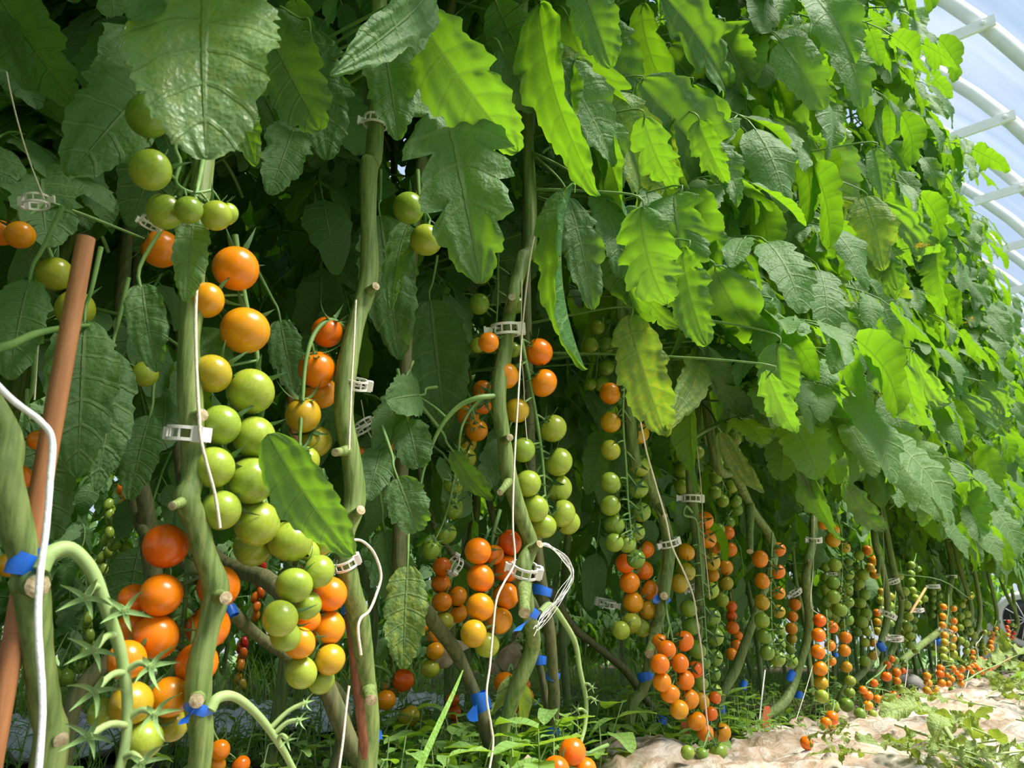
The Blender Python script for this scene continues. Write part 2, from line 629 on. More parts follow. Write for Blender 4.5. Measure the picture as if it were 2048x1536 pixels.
# ------------------------------------------------------------------ canopy limits (lower edge in image pixels; leaves culled by camera view)
YX = [-4000, -400, 0, 130, 240, 300, 560, 620, 700, 800, 870, 1040, 1070, 1150, 1200, 1330, 1420, 1560, 1680, 1760, 1850, 1960, 2048, 2400, 6000]
YY = [400, 380, 190, 210, 250, 150, 150, 100, 60, 110, 330, 330, 380, 430, 640, 760, 880, 900, 1010, 990, 1055, 1135, 1195, 1255, 1285]
OX = [-4000, 560, 640, 1000, 1150, 1350, 1480, 1560, 6000]
OV = [-.07, -.05, -.02, .02, .04, .06, .16, 9, 9]


def leaf_ok(P, slack=0):
    """share of a leaf's points that project below the pixel canopy edge or, from the camera, in front of placed fruit and leaves"""
    x, y, d = proj_np(P)
    dist = np.linalg.norm(P - nC, axis=1)
    if dist.min() < .30: return 1.0
    infront = d > .05
    ylim = np.interp(x, YX, YY) + slack
    ylim = ylim + np.where(P[:, 0] < -.16, 260, 0)
    bad = infront & (y > ylim) & (x > -300)
    xl = np.interp(x, OX, OV)
    bad2 = infront & (P[:, 0] > xl) & (y > -60) & (x > -300) & (x < 2300)
    return (bad | bad2).mean()


# ------------------------------------------------------------------ plants
PLANTS = []     # (root, Y, stem points)


def stem_at(pl, z):
    S = pl[2]
    best = min(S, key=lambda p: abs(p.z - z))
    return best


def add_plant(pts, rad, label, group=None, top=2.36, lean=0.0, hx=None, extra=(), mat='stem', cat='tomato plant'):
    """pts: world points from the top of the visible stem downwards to the ground; extended up into the canopy"""
    pts = [Vector(p) for p in pts]
    base = pts[-1].copy()
    base.z = max(0.0, min(base.z, .02))
    root = empty('tomato_plant', base)
    tag(root, label, cat, group)
    up = pts[0]
    if hx is None: hx = .07 if up.y > 1.3 else -.03
    head = [Vector((hx, up.y + lean, top)), Vector((hx * .6, up.y + lean * .6 + .03, up.z + (top - up.z) * .6)), Vector((up.x * .8 - .015, up.y + lean * .2, up.z + (top - up.z) * .25))]
    if hx < -.3: head = [Vector((hx, up.y, top)), Vector((hx + .02, up.y + .03, up.z + (top - up.z) * .5)), Vector((-.34, up.y + .02, up.z + (top - up.z) * .08))]
    allp = head + pts
    r = [rad * .45, rad * .7, rad * .9] + [rad * (1 + .12 * math.sin(i * 2.3)) for i in range(len(pts))]
    mb = MB()
    S = tube(mb, allp, r, n=12, k=6, wob=.05)
    for e in extra: tube(mb, e[0], e[1], n=10, k=5, wob=.05)
    build('stem', mb, M[mat], root)
    pl = (root, up.y, S)
    PLANTS.append(pl)
    return pl


def stub(pl, px, py, X, r, d, mat='stem'):
    """the pale cut end of a removed leaf or shoot on a stem"""
    p = PX(px, py, X)
    S = pl[2]
    near = min(S, key=lambda q: (q - p).length)
    mb = MB()
    r *= .8
    tube(mb, [near, near.lerp(p, .6), p], [r * 1.6, r * 1.05, r], n=10, k=3, capmi=1, wob=.08)
    build('cut_stub', mb, [M[mat], M['cut']], pl[0])


def P2(pts, X0, X1=-.10, y0=1180, y1=1500):
    """pixel polyline of a stem: on plane X0 above row y0 of the picture, drifting to X1 near the ground"""
    out = []
    for x, y in pts:
        k = min(1, max(0, (y - y0) / (y1 - y0)))
        out.append(PX(x, y, X0 + (X1 - X0) * k))
    return out


def ground_end(P, X, dy=0.0):
    """add the point where the stem meets the ground"""
    a = P[-1]
    if a.z > .01: P.append(Vector((X, a.y + dy, 0)))
    return P


s0 = add_plant(ground_end(P2([(-420, 420), (-160, 640), (5, 850), (10, 950), (35, 1060), (50, 1120), (65, 1190), (75, 1300), (92, 1420), (95, 1536)], .06, .05), .04), .0078,
               'nearest tomato plant, thick stem cut off by the left frame edge, bound with blue tape')
s1 = add_plant(ground_end(P2([(398, 420), (388, 590), (378, 680), (380, 780), (386, 880), (384, 960), (374, 1000), (393, 1045), (410, 1110), (432, 1180), (416, 1260), (400, 1330), (396, 1410), (398, 1536)], .025, .02), .0), .0078,
               'tomato plant with wavy stem and white clip behind the biggest pale green tomatoes')
s2 = add_plant(ground_end(P2([(752, 250), (738, 330), (737, 430), (739, 540), (730, 590), (713, 645), (693, 740), (688, 830), (700, 900), (710, 1000), (690, 1075), (700, 1170), (718, 1240), (733, 1360), (738, 1440), (735, 1536)], -.02, -.05), -.05), .0086,
               'tomato plant whose stem stands beside the reddish stake, two white clips on it')
s3 = add_plant(ground_end(P2([(1062, 440), (1045, 520), (1022, 610), (1010, 700), (997, 790), (1008, 880), (1020, 960), (1045, 1040), (1062, 1090), (1046, 1140), (1056, 1220), (1066, 1290), (1035, 1370), (1012, 1440), (985, 1530)], -.02, -.10), -.11), .0085,
               'tomato plant with bare stem and long twine running down to a crumpled leaf')
s4 = add_plant(ground_end(P2([(1262, 860), (1292, 950), (1326, 1034), (1338, 1100), (1327, 1190), (1312, 1260), (1300, 1330), (1285, 1380), (1262, 1420)], -.03, -.12), -.12), .0085,
               'tomato plant behind the two-column bunch whose dark stalk faces front')
s5 = add_plant(ground_end(P2([(1392, 800), (1383, 880), (1380, 960), (1388, 1030), (1400, 1130), (1396, 1250), (1390, 1350), (1380, 1420)], -.05, -.14), -.14), .0085,
               'tomato plant with hooked fruit stalk just under its white clip')
s6 = add_plant(ground_end(P2([(1425, 890), (1470, 950), (1505, 1020), (1540, 1075), (1545, 1130), (1500, 1260), (1470, 1340), (1440, 1400)], -.03, -.14), -.14), .0085,
               'tomato plant leaning right below the leaf tips, long orange bunch at its bend')
s7 = add_plant(ground_end(P2([(1632, 940), (1628, 1040), (1625, 1090), (1612, 1150), (1618, 1250), (1600, 1330), (1572, 1400), (1520, 1445)], -.04, -.14), -.14), .0095,
               'tomato plant left of the tall green bunch, stem bending toward a low knot')
s8 = add_plant(ground_end(P2([(1742, 1020), (1752, 1090), (1770, 1160), (1775, 1230), (1760, 1290), (1730, 1340), (1690, 1380)], -.03, -.14), -.14), .0095,
               'tomato plant right of the orange double bunch, first of two close stems')
s9 = add_plant(ground_end(P2([(1778, 1090), (1793, 1160), (1803, 1210), (1795, 1260), (1785, 1300), (1755, 1350)], -.02, -.14), -.14), .0090,
               'tomato plant with pale stem beside the single green column, second of two close stems')
s10 = add_plant(ground_end(P2([(1902, 1120), (1898, 1180), (1893, 1240), (1875, 1265), (1830, 1300), (1785, 1345)], -.02, -.14), -.14), .0105,
                'tomato plant whose dark stem slants down left past the tan stick')
s3b = add_plant(ground_end(P2([(1060, 900), (1068, 1000), (1075, 1090), (1085, 1183), (1099, 1260), (1106, 1340), (1108, 1400), (1105, 1470)], -.09, -.12, 1300), -.12), .0072,
                'tomato plant with upright stem among the weeds, three blue tapes on it', mat='stem_brown')
s3c = add_plant(ground_end(P2([(800, 1060), (818, 1140), (832, 1185), (868, 1245), (908, 1298), (938, 1360), (962, 1430), (985, 1520)], -.14, -.12, 1300), -.12), .0080,
                'tomato plant with split stem slanting down right to the crumpled leaf', mat='stem_brown')
s3d = add_plant(ground_end(P2([(1050, 1180), (1064, 1250), (1078, 1320), (1090, 1390), (1098, 1450)], -.13, -.13), -.13), .0048,
                'thin tomato plant between the middle stem and the upright stem', hx=-.5, mat='stem_brown')
s4d = add_plant(ground_end(P2([(1100, 1180), (1140, 1248), (1190, 1290), (1250, 1340), (1292, 1400), (1320, 1440)], -.20, -.16), -.16), .0065,
                'tomato plant with dark stem slanting behind the compact orange bunch', hx=-.5, mat='stem_brown')
s2d = add_plant(ground_end(P2([(560, 1180), (600, 1270), (640, 1340), (668, 1410), (700, 1490), (722, 1545)], -.11, -.1), -.1), .0085,
                'tomato plant with brown stem behind the half ripe bunch and the loose twine', hx=-.5, mat='stem_brown')
s1d = add_plant([PX(246, 780, -.26), PX(252, 880, -.26), PX(285, 980, -.26), PX(298, 1080, -.27), PX(300, 1250, -.28), PX(150, 1400, -.3), Vector((-.32, .42, 0))], .0085,
                'tomato plant with dark curved stem in the gap left of the wavy stem', hx=-.5, mat='stem_brown')
s1e = add_plant(ground_end(P2([(400, 1150), (461, 1222), (520, 1275), (600, 1330), (690, 1420)], -.14, -.2), -.22), .0060,
                'tomato plant with dark slanting stem behind the large orange bunch', hx=-.5, mat='stem_brown')
FAR = []
for y in (3.75, 4.2, 4.7, 5.2, 5.7, 6.2, 6.7):
    q = add_plant([(0, y, .55), (random.uniform(-.05, .05), y + .02, .3), (-.12, y - .05, .1), (-.14, y, 0)], .009, 'far tomato plant in the front row, stem lost among small orange bunches',
                  'far tomato plants of the front row')
    FAR.append(q)
for y in (-.15, -.5, -.9):
    add_plant([(-.03, y, .6), (0, y + .02, .3), (-.04, y, 0)], .009, 'tomato plant at the near end of the row, beyond the left frame edge', 'near end tomato plants')

mb = MB()
tube(mb, [PX(992, 792, -.02), PX(955, 796, -.03), (PX(915, 815, -.05)), PX(878, 860, -.07), PX(850, 930, -.09), PX(836, 1000, -.1)], [.0032, .0030, .0028, .0024, .0018, .0012], n=8, k=5)
tube(mb, [PX(895, 838, -.06), PX(870, 815, -.08), PX(838, 794, -.1)], [.0018, .0015, .0012], n=6, k=4)
build('leaf_stalk', mb, M['stalk'], s3[0])
mb = MB()
tube(mb, [PX(-20, 700, -.02), PX(20, 690, -.03), PX(70, 668, -.05), PX(130, 655, -.07), PX(185, 650, -.1)], [.003, .0028, .0025, .002, .0014], n=8, k=5)
build('leaf_stalk', mb, M['stalk'], s0[0])
for a in ((s1, 452, 1196, .045, .0050), (s1, 344, 1012, .035, .0035), (s1, 393, 1402, .035, .0055), (s1, 405, 830, .04, .0050), (s0, 75, 1172, .075, .0075), (s0, 122, 1480, .06, .005),
          (s2, 752, 572, .0, .0050), (s2, 670, 905, -.01, .0045), (s2, 722, 1020, .0, .0052), (s2, 742, 1400, -.02, .0065), (s3, 1024, 594, .005, .0055), (s3, 1020, 875, .01, .0050),
          (s3, 1000, 985, -.005, .0045), (s3, 1080, 1088, .0, .0055), (s3, 1049, 1226, .01, .0075), (s4, 1330, 1032, -.01, .0055), (s4, 1328, 1192, -.01, .0070), (s4, 1299, 1308, -.02, .0080),
          (s6, 1500, 1103, -.01, .0075), (s7, 1620, 1122, -.02, .006), (s8, 1756, 1150, -.01, .006), (s9, 1808, 1200, -.01, .006)):
    stub(*a, None)

# ------------------------------------------------------------------ foliage of the front row
def instance_leaf(pl, me, loc, az, tilt, roll, sc):
    o = link('leaf', me, pl[0])
    o.matrix_local = Matrix.Translation(Vector(loc) - pl[0].location) @ Matrix.Rotation(az, 4, 'Z') @ Matrix.Rotation(tilt, 4, 'Y') @ Matrix.Rotation(roll, 4, 'X') @ Matrix.Scale(sc, 4)
    return o


def leaf_matrix(loc, az, tilt, roll, sc):
    return Matrix.Translation(Vector(loc)) @ Matrix.Rotation(az, 4, 'Z') @ Matrix.Rotation(tilt, 4, 'Y') @ Matrix.Rotation(roll, 4, 'X') @ Matrix.Scale(sc, 4)


def foliate(pl, z0, z1, step, jit=.06):
    rr = random
    z = z0
    az = rr.uniform(0, 6.28)
    while z < z1:
        c = stem_at(pl, z)
        for k in range(9):
            a = az + rr.uniform(-.5, .5) if k < 4 else rr.uniform(0, 6.28)
            if rr.random() < .45: a = rr.uniform(-1.25, 1.25)            # towards the aisle and its light
            i = rr.randrange(NT_HI)
            me, V = TPL[i]
            loc = Vector((c.x + .01 * math.cos(a), c.y + rr.uniform(-jit, jit), z + rr.uniform(-.02, .02) + .03 * k / 9))
            par = (a, rr.uniform(-.3, .35), rr.uniform(-.35, .35), rr.uniform(.9, 1.2) * (1.2 if c.y > 1.2 else 1))
            mw = np.array(leaf_matrix(loc, *par))
            P = V @ mw[:3, :3].T + mw[:3, 3]
            if leaf_ok(P) < .02:
                if rr.random() < .04: me = TPL_M[i % 2] if False else me
                instance_leaf(pl, me, loc, *par)
                break
        az += 2.4
        z += step * rr.uniform(.8, 1.25)


steps = {id(s0): .07, id(s1): .055, id(s2): .05, id(s3): .045, id(s4): .045, id(s5): .042, id(s6): .036, id(s7): .034, id(s8): .034, id(s9): .034, id(s10): .026}
for pl in PLANTS:
    st = steps.get(id(pl), .028 if pl[1] > 0 else .09)
    foliate(pl, .48 if pl[1] > .9 else .54, 2.36 if pl[1] < 4.5 else 2.2, st, jit=.10 if pl[1] < 1.2 else .2)

# ------------------------------------------------------------------ leaves one can point at
def hero(bx, by, tx, ty, wpx, Xb, Xt, roll=0, bend=.7, lobes=5, lobe_d=.32, mat='leaf', fold=.2, twist=0.0, cord=.5, tip=.8, pl=None, name='leaf', stalk=True, ripple=.06, curl=.1, label=None):
    b, t = PX(bx, by, Xb), PX(tx, ty, Xt)
    dm = (depth(b) + depth(t)) / 2
    W = wpx * dm / FPX
    chord = (t - b).length
    ax = (t - b).normalized()
    n = (CAM - (b + t) / 2)
    n = (n - ax * n.dot(ax)).normalized()
    n = Matrix.Rotation(math.radians(roll), 3, ax) @ n
    P, UV, F, p0, p1 = blade(chord, W, 64, 9, lobes=lobes, lobe_d=lobe_d, bend=bend, fold=fold, twist=twist, cord=cord, tip=tip, ripple=ripple, curl=curl, seed=int(bx * 7 + by) & 0xffff)
    c = p1 - p0
    ang = math.atan2(c[2], c[0])
    k = chord / np.linalg.norm(c)
    P = (P - p0)
    x, z = P[:, 0].copy(), P[:, 2].copy()
    P[:, 0] = (x * math.cos(ang) + z * math.sin(ang)) * k
    P[:, 2] = (-x * math.sin(ang) + z * math.cos(ang)) * k
    P = P @ frame(ax, n).T + np.array(b)
    if pl is None:
        pl = min(PLANTS, key=lambda q: abs(q[1] - b.y))
    mb = MB()
    mb.add(P, F, UV, 0)
    if stalk:
        s = stem_at(pl, b.z + .09)
        bi = Vector(b) + ax * .01
        if Xb < -.04: s = b - ax * .05 + (s - b) * .12
        tube(mb, [bi, b - ax * .012, b.lerp(s, .35) + Vector((0, 0, .012 if Xb >= -.04 else .004)), s], [.0011, .0014, .0017, .0022], n=6, k=4, mi=1)
    o = build(name, mb, [M[mat], M['stalk']], pl[0])
    if label: o['label'] = label
    return o


HERO = [
    # the blurred big leaf top left and what hangs by it
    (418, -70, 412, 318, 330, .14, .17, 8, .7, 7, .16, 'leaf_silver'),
    (318, -60, 262, 40, 120, .13, .15, 0, .4, 4, .2, 'leaf'),
    (470, 175, 512, 332, 80, .10, .11, 10, .5, 3, .25, 'leaf'),
    (445, 190, 452, 308, 60, .10, .10, 0, .5, 3, .25, 'leaf'),
    (-10, -20, 150, 212, 150, -.03, .0, 5, .5, 4, .35, 'leaf'),
    (-20, 20, 62, 182, 90, -.03, -.01, 0, .5, 3, .3, 'leaf'),
    (345, 130, 138, 352, 215, .0, .02, 10, .6, 4, .2, 'leaf'),
    (250, 60, 175, 210, 100, -.03, -.02, -20, .6, 4, .3, 'leaf'),
    (520, 20, 640, 260, 170, -.05, -.04, 10, .6, 4, .25, 'leaf'),
    (620, 60, 655, 320, 150, -.06, -.05, -10, .6, 5, .25, 'leaf'),
    (590, 250, 540, 390, 110, -.06, -.05, 0, .6, 4, .25, 'leaf'),
    # the lit leaf in the top middle
    (860, -25, 656, 152, 125, .10, .12, -18, .6, 4, .14, 'leaf'),
    (832, 25, 1036, 304, 185, .07, .10, 15, .7, 5, .26, 'leaf'),
    (838, 40, 795, 125, 80, .08, .08, 0, .4, 3, .15, 'leaf'),
    (862, 95, 962, 566, 262, .03, .07, -6, .7, 7, .5, 'leaf'),
    (770, 95, 798, 280, 115, .04, .055, 0, .6, 4, .25, 'leaf'),
    (990, 0, 1056, 138, 110, .02, .02, 10, .5, 3, .15, 'leaf'),
    (1000, 95, 1070, 218, 110, .02, .03, -10, .6, 4, .25, 'leaf'),
    # curtain of leaves right of the middle
    (1078, 10, 1200, 392, 170, .09, .11, 38, .7, 5, .24, 'leaf', .3, .4),
    (1160, -40, 1222, 135, 110, .11, .12, -5, .5, 4, .2, 'leaf'),
    (1060, 60, 1085, 205, 70, .06, .06, -20, .5, 4, .25, 'leaf'),
    (1205, 240, 1300, 520, 150, .075, .085, 45, .5, 4, .24, 'leaf', .5, .4),
    (1240, 420, 1408, 712, 150, .075, .06, -38, .5, 5, .24, 'leaf', .35, -.5),
    (1355, 588, 1468, 652, 135, .05, .06, 0, .4, 4, .2, 'leaf'),
    (1148, 370, 1172, 740, 120, .06, .05, 52, .9, 5, .2, 'leaf', .7, .5),
    (1135, 395, 1185, 620, 100, .04, .04, -20, .6, 4, .25, 'leaf'),
    (1255, 630, 1332, 872, 125, .05, .05, 12, .6, 5, .25, 'leaf_mottled'),
    (1400, 700, 1330, 862, 85, .045, .055, -25, .6, 4, .2, 'leaf_mottled'),
    (1392, 735, 1398, 985, 90, .04, .03, 35, .7, 4, .22, 'leaf', .4, .6),
    (1375, 170, 1492, 452, 165, .08, .09, 14, .7, 5, .22, 'leaf'),
    (1330, 95, 1445, 250, 135, .05, .05, -10, .6, 4, .16, 'leaf'),
    (1405, 350, 1408, 520, 115, .04, .045, 0, .6, 4, .18, 'leaf'),
    (1290, 180, 1345, 420, 120, .045, .05, 25, .6, 4, .22, 'leaf'),
    (1378, 62, 1545, 78, 125, .10, .13, 22, .7, 3, .35, 'leaf', .15, .3),
    (1440, 70, 1558, 380, 165, .10, .09, 28, .8, 5, .26, 'leaf', .25, .3),
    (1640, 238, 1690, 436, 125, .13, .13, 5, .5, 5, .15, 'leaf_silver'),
    (1690, 405, 1808, 642, 125, .13, .13, 18, .6, 6, .2, 'leaf_mottled'),
    (1665, 400, 1775, 470, 90, .13, .15, 5, .5, 4, .25, 'leaf_mottled'),
    (1530, 490, 1665, 585, 90, .09, .11, 25, .5, 5, .22, 'leaf'),
    (1625, 560, 1612, 742, 110, .09, .08, 20, .5, 5, .26, 'leaf'),
    (1570, 700, 1545, 560, 80, .07, .07, -30, .5, 5, .26, 'leaf'),
    (1480, 540, 1460, 700, 105, .05, .05, 0, .6, 5, .2, 'leaf'),
    (1460, 800, 1545, 880, 90, .04, .04, 0, .6, 3, .3, 'leaf'),
    (1440, 860, 1528, 985, 55, .04, .035, 30, .6, 5, .25, 'leaf_mottled'),
    (1560, 780, 1640, 980, 90, .06, .04, 20, .7, 5, .26, 'leaf'),
    (1600, 880, 1690, 1080, 75, .05, .03, 35, .7, 5, .22, 'leaf', .3, .5),
    (1645, 800, 1720, 960, 110, .08, .07, 0, .6, 5, .24, 'leaf'),
    (1570, 860, 1560, 960, 80, .04, .03, 0, .6, 4, .24, 'leaf'),
    (1690, 960, 1770, 1060, 60, .05, .04, 20, .6, 5, .22, 'leaf'),
    # inside the plant, in the shade
    (284, 568, 314, 744, 88, .0, .01, 8, .7, 3, .08, 'leaf'),
    (388, 430, 372, 604, 80, .055, .05, 0, .6, 4, .16, 'leaf'),
    (536, 868, 706, 1110, 135, .06, .07, 22, .6, 4, .10, 'leaf'),
    (400, 655, 440, 745, 95, .0, .01, -20, .6, 3, .06, 'leaf'),
    (170, 640, 155, 955, 150, -.10, -.07, 0, .7, 4, .14, 'leaf'),
    (225, 700, 190, 985, 110, -.14, -.12, -15, .7, 4, .16, 'leaf'),
    (60, 560, 20, 760, 120, -.08, -.07, 10, .7, 4, .2, 'leaf'),
    (60, 840, 110, 1080, 130, -.16, -.15, 0, .7, 4, .2, 'leaf'),
    (840, 790, 772, 800, 105, -.10, -.08, 10, .5, 3, .10, 'leaf'),
    (800, 790, 750, 905, 80, -.13, -.12, 0, .6, 4, .2, 'leaf'),
    (815, 838, 838, 935, 88, -.10, -.09, 0, .6, 3, .08, 'leaf'),
    (765, 890, 735, 1000, 80, -.12, -.11, 0, .6, 3, .15, 'leaf'),
    (795, 955, 835, 1062, 100, -.08, -.07, 0, .6, 4, .14, 'leaf'),
    (770, 1060, 800, 1200, 115, -.16, -.15, 10, .6, 4, .22, 'leaf'),
    (815, 1130, 806, 1338, 100, -.10, -.10, 0, .5, 5, .14, 'leaf_mottled'),
    (822, 440, 782, 622, 75, -.06, -.05, 30, .6, 5, .15, 'leaf'),
    (860, 600, 890, 860, 150, -.2, -.18, 0, .7, 4, .2, 'leaf'),
    (760, 430, 800, 720, 130, -.14, -.12, 0, .7, 4, .2, 'leaf'),
    (905, 900, 985, 1000, 60, -.1, -.1, 30, .6, 4, .2, 'leaf'),
    (1010, 880, 960, 985, 75, -.14, -.14, 0, .6, 4, .2, 'leaf'),
    (1210, 860, 1175, 990, 70, -.12, -.12, 0, .6, 4, .2, 'leaf'),
    (560, 640, 590, 790, 80, -.16, -.15, 0, .6, 4, .2, 'leaf'),
    (300, 830, 260, 1000, 90, -.22, -.22, 10, .6, 4, .2, 'leaf'),
]
for h in HERO:
    keys = ('roll', 'bend', 'lobes', 'lobe_d', 'mat', 'fold', 'twist')
    hero(*h[:7], stalk=(h[0] != 536), **dict(zip(keys, h[7:])))

# more big leaves of the curtain on the aisle side: drooping, tips down and a little along the row
HR = random.Random(21)


def curtain(n, x0, x1, Xa, Xb, top=-80):
    done = 0
    tries = 0
    while done < n and tries < n * 12:
        tries += 1
        x = HR.uniform(x0, x1)
        ymax = float(np.interp(x, YX, YY))
        L = float(np.interp(x, [1000, 1200, 1450, 1700, 1850, 2000], [215, 225, 195, 150, 110, 80])) * HR.uniform(.7, 1.2)
        ytop = float(np.interp(x, [1000, 1860, 1900, 1960, 1990, 2048], [top, 20, 190, 330, 450, 720]))
        y = ytop + (ymax - L * .95 - ytop) * HR.random()
        f = HR.random()
        X = Xa + (Xb - Xa) * f
        k = HR.uniform(.05, .75)
        tx, ty = x + L * k, y + L * HR.uniform(.75, 1.0)
        if ty > float(np.interp(tx, YX, YY)) + 10: continue
        if PX(x, y, X).z > 2.4: continue
        hero(x, y, tx, ty, L * HR.uniform(.45, .72), X, X + HR.uniform(-.015, .03), HR.uniform(-62, 62), HR.uniform(.3, 1.3), HR.choice((4, 5, 5, 6)), HR.uniform(.15, .42),
             HR.choice(('leaf',) * 9 + ('leaf_mottled',)), fold=HR.uniform(0, .5), twist=HR.uniform(-.8, .8), tip=HR.uniform(.75, 1.0), ripple=HR.uniform(.04, .1))
        done += 1


curtain(16, 1060, 1300, .02, .07)
curtain(26, 1280, 1520, .05, .13)
curtain(34, 1480, 1760, .09, .21)
curtain(24, 1720, 1960, .15, .30)
# ------------------------------------------------------------------ tomatoes
def fruit_mesh(name, sx=1.0, sz=.95, seg=28, ring=18, seed=0):
    R = np.random.RandomState(seed)
    mb = MB()
    V, UV, F = [], [], []
    ph = R.rand(3) * 6
    for i in range(ring + 1):
        th = PI * i / ring
        for j in range(seg):
            a = 2 * PI * j / seg
            r = 1 + .012 * math.sin(2 * a + ph[0]) * math.sin(th) + .01 * math.sin(3 * a + ph[1]) * math.sin(th) ** 2
            z = math.cos(th)
            dim = .13 * math.exp(-((th) / .30) ** 2)          # the hollow at the stem end
            nip = .02 * math.exp(-((PI - th) / .10) ** 2)
            V.append((r * math.sin(th) * math.cos(a) * sx, r * math.sin(th) * math.sin(a) * sx, (z - dim - nip) * sz))
            UV.append((j / seg, i / ring))
    for i in range(ring):
        for j in range(seg):
            F.append((i * seg + j, (i + 1) * seg + j, (i + 1) * seg + (j + 1) % seg, i * seg + (j + 1) % seg))
    mb.add(V, F, np.array(UV))
    return mb.mesh(name, M['fruit'])


FRUIT = [fruit_mesh('tomato', 1.0, .95, seed=1), fruit_mesh('tomato', .99, 1.0, seed=2), fruit_mesh('tomato', 1.02, .92, seed=3)]
FRUIT_FAR = [fruit_mesh('tomato', 1.0, .96, 14, 9, seed=4)]
PLUM = [fruit_mesh('tomato', .72, 1.18, 14, 10, seed=5)]


def calyx_mesh(seed, lift=.35, n=5, seg=6, length=1.3):
    R = random.Random(seed)
    mb = MB()
    for k in range(n):
        a = 2 * PI * k / n + R.uniform(-.2, .2)
        ca, sa = math.cos(a), math.sin(a)
        L = length * R.uniform(.85, 1.1)
        c = R.uniform(.5, 1.5) * lift
        V, F = [], []
        for i in range(seg + 1):
            t = i / seg
            w = .20 * (1 - t) ** .7 * (.7 + 1.0 * t * (1 - t))
            x = .06 + L * t
            z = .90 + .02 + c * t * t * L - .10 * math.sin(PI * t)
            for s, dz in ((-1, .02), (0, -.02), (1, .02)):
                V.append((x * ca - s * w * sa, x * sa + s * w * ca, z + dz))
        for i in range(seg):
            for j in range(2):
                F.append((i * 3 + j, (i + 1) * 3 + j, (i + 1) * 3 + j + 1, i * 3 + j + 1))
        mb.add(V, F)
    V = [(.16 * math.cos(2 * PI * j / 8), .16 * math.sin(2 * PI * j / 8), .86) for j in range(8)] + [(0, 0, .98)]
    mb.add(V, [(j, (j + 1) % 8, 8) for j in range(8)])
    return mb.mesh('calyx', M['calyx'])


CALYX = [calyx_mesh(1, .35), calyx_mesh(2, .6), calyx_mesh(3, .2)]
CALYX_P = []
for q in CALYX:
    q2 = q.copy()
    q2.materials[0] = M['calyx_pale']
    CALYX_P.append(q2)
CSTOP = [0, .15, .35, .55, .75, .95, 1.15, 1.4]
CCOL = np.array([(.12, .24, .022), (.30, .39, .036), (.35, .33, .022), (.50, .30, .010), (.72, .275, .004), (.82, .195, .002), (.77, .092, .002), (.52, .012, .008)])


def ripe(t):
    t = t + random.uniform(-.04, .04)
    return tuple(float(np.interp(t, CSTOP, CCOL[:, k])) for k in range(3)) + (1.0,)


def place_fruit(root, c, r, axis, t, far=False, plum=False, calyx=True):
    me = random.choice(PLUM if plum else (FRUIT_FAR if far else FRUIT))
    o = link('tomato', me, root)
    q = Vector(axis).normalized().to_track_quat('Z', 'Y')
    o.matrix_local = Matrix.Translation(Vector(c) - root.location) @ q.to_matrix().to_4x4() @ Matrix.Rotation(random.uniform(0, 6.28), 4, 'Z') @ Matrix.Scale(r, 4)
    o.color = ripe(t)
    if calyx:
        k = link('calyx', random.choice(CALYX), o)
        if plum: k.scale = (.8, .8, 1.25)
    return o


def truss(label, X, fruits, side='b', stalk=None, hook=None, group=None, far=False, calyx=True, mat='stalk', off=None, cx=None):
    """fruits: picture position, picture radius, ripeness - the nearest first; depth comes from the plane X and from not pressing into each other"""
    placed = []
    for i, (x, y, r, t) in enumerate(fruits):
        p = PX(x, y, X)
        d = depth(p)
        for it in range(60):
            p = PD(x, y, d)
            R = r * d / FPX
            hit = any((p - q).length < (R + S) * .965 for q, S, _, _, _ in placed)
            if not hit: break
            d += .0025
        placed.append((p, R, t, x, y))
    ys = sorted(placed, key=lambda q: q[4])
    rm = sum(q[1] for q in placed) / len(placed)
    sgn = 1 if side == 'b' else -1
    o_ = (1.15 if side == 'b' else -.85) * rm if off is None else off
    if stalk is None:
        k = max(2, min(6, len(ys) // 2))
        stalk = []
        for i in range(k):
            ch = ys[i * len(ys) // k:(i + 1) * len(ys) // k]
            stalk.append((sum(q[3] for q in ch) / len(ch), sum(q[4] for q in ch) / len(ch) - 14 * FPX / 1600))
        stalk = [(stalk[0][0] - (stalk[1][0] - stalk[0][0]) * .4, stalk[0][1] - abs(stalk[1][1] - stalk[0][1]) * .6)] + stalk
    dm = sum(depth(q[0]) for q in placed) / len(placed)
    P = []
    for (x, y) in stalk:
        q = PX(x, y, X)
        P.append(PD(x, y, depth(q) + o_))
    if hook:
        H = [PX(x, y, X if len(z) == 0 else z[0]) for x, y, *z in hook]
        P = H + P
    root = empty('tomato_truss', P[0])
    tag(root, label, 'tomato bunch', group)
    mb = MB()
    n = len(P)
    S = tube(mb, P, [max(.0010, rm * (.17 - .10 * i / n)) for i in range(n)], n=5 if far else 8, k=5, wob=.1)
    for (c, R, t, x, y) in placed:
        tgt = min(S, key=lambda q: (q - (c + Vector((0, 0, R * .9)))).length)
        ax = (tgt - c)
        if ax.length < R * .8: ax = Vector((0, 0, 1))
        ax = ax.normalized() + Vector((0, 0, .15))
        if side == 'f': ax += (CAM - c).normalized() * .75
        ax.normalize()
        place_fruit(root, c, R, ax, t, far, calyx=calyx)
        a = c + ax * R * .85
        mid = a.lerp(tgt, .5) + ax * R * .25
        tube(mb, [a, c + ax * R * 1.15, mid, tgt], [R * .07, R * .065, R * .09, R * .07], n=4 if far else 6, k=2 if far else 4, cap=False)
    build('stalk', mb, M[mat], root)
    return root


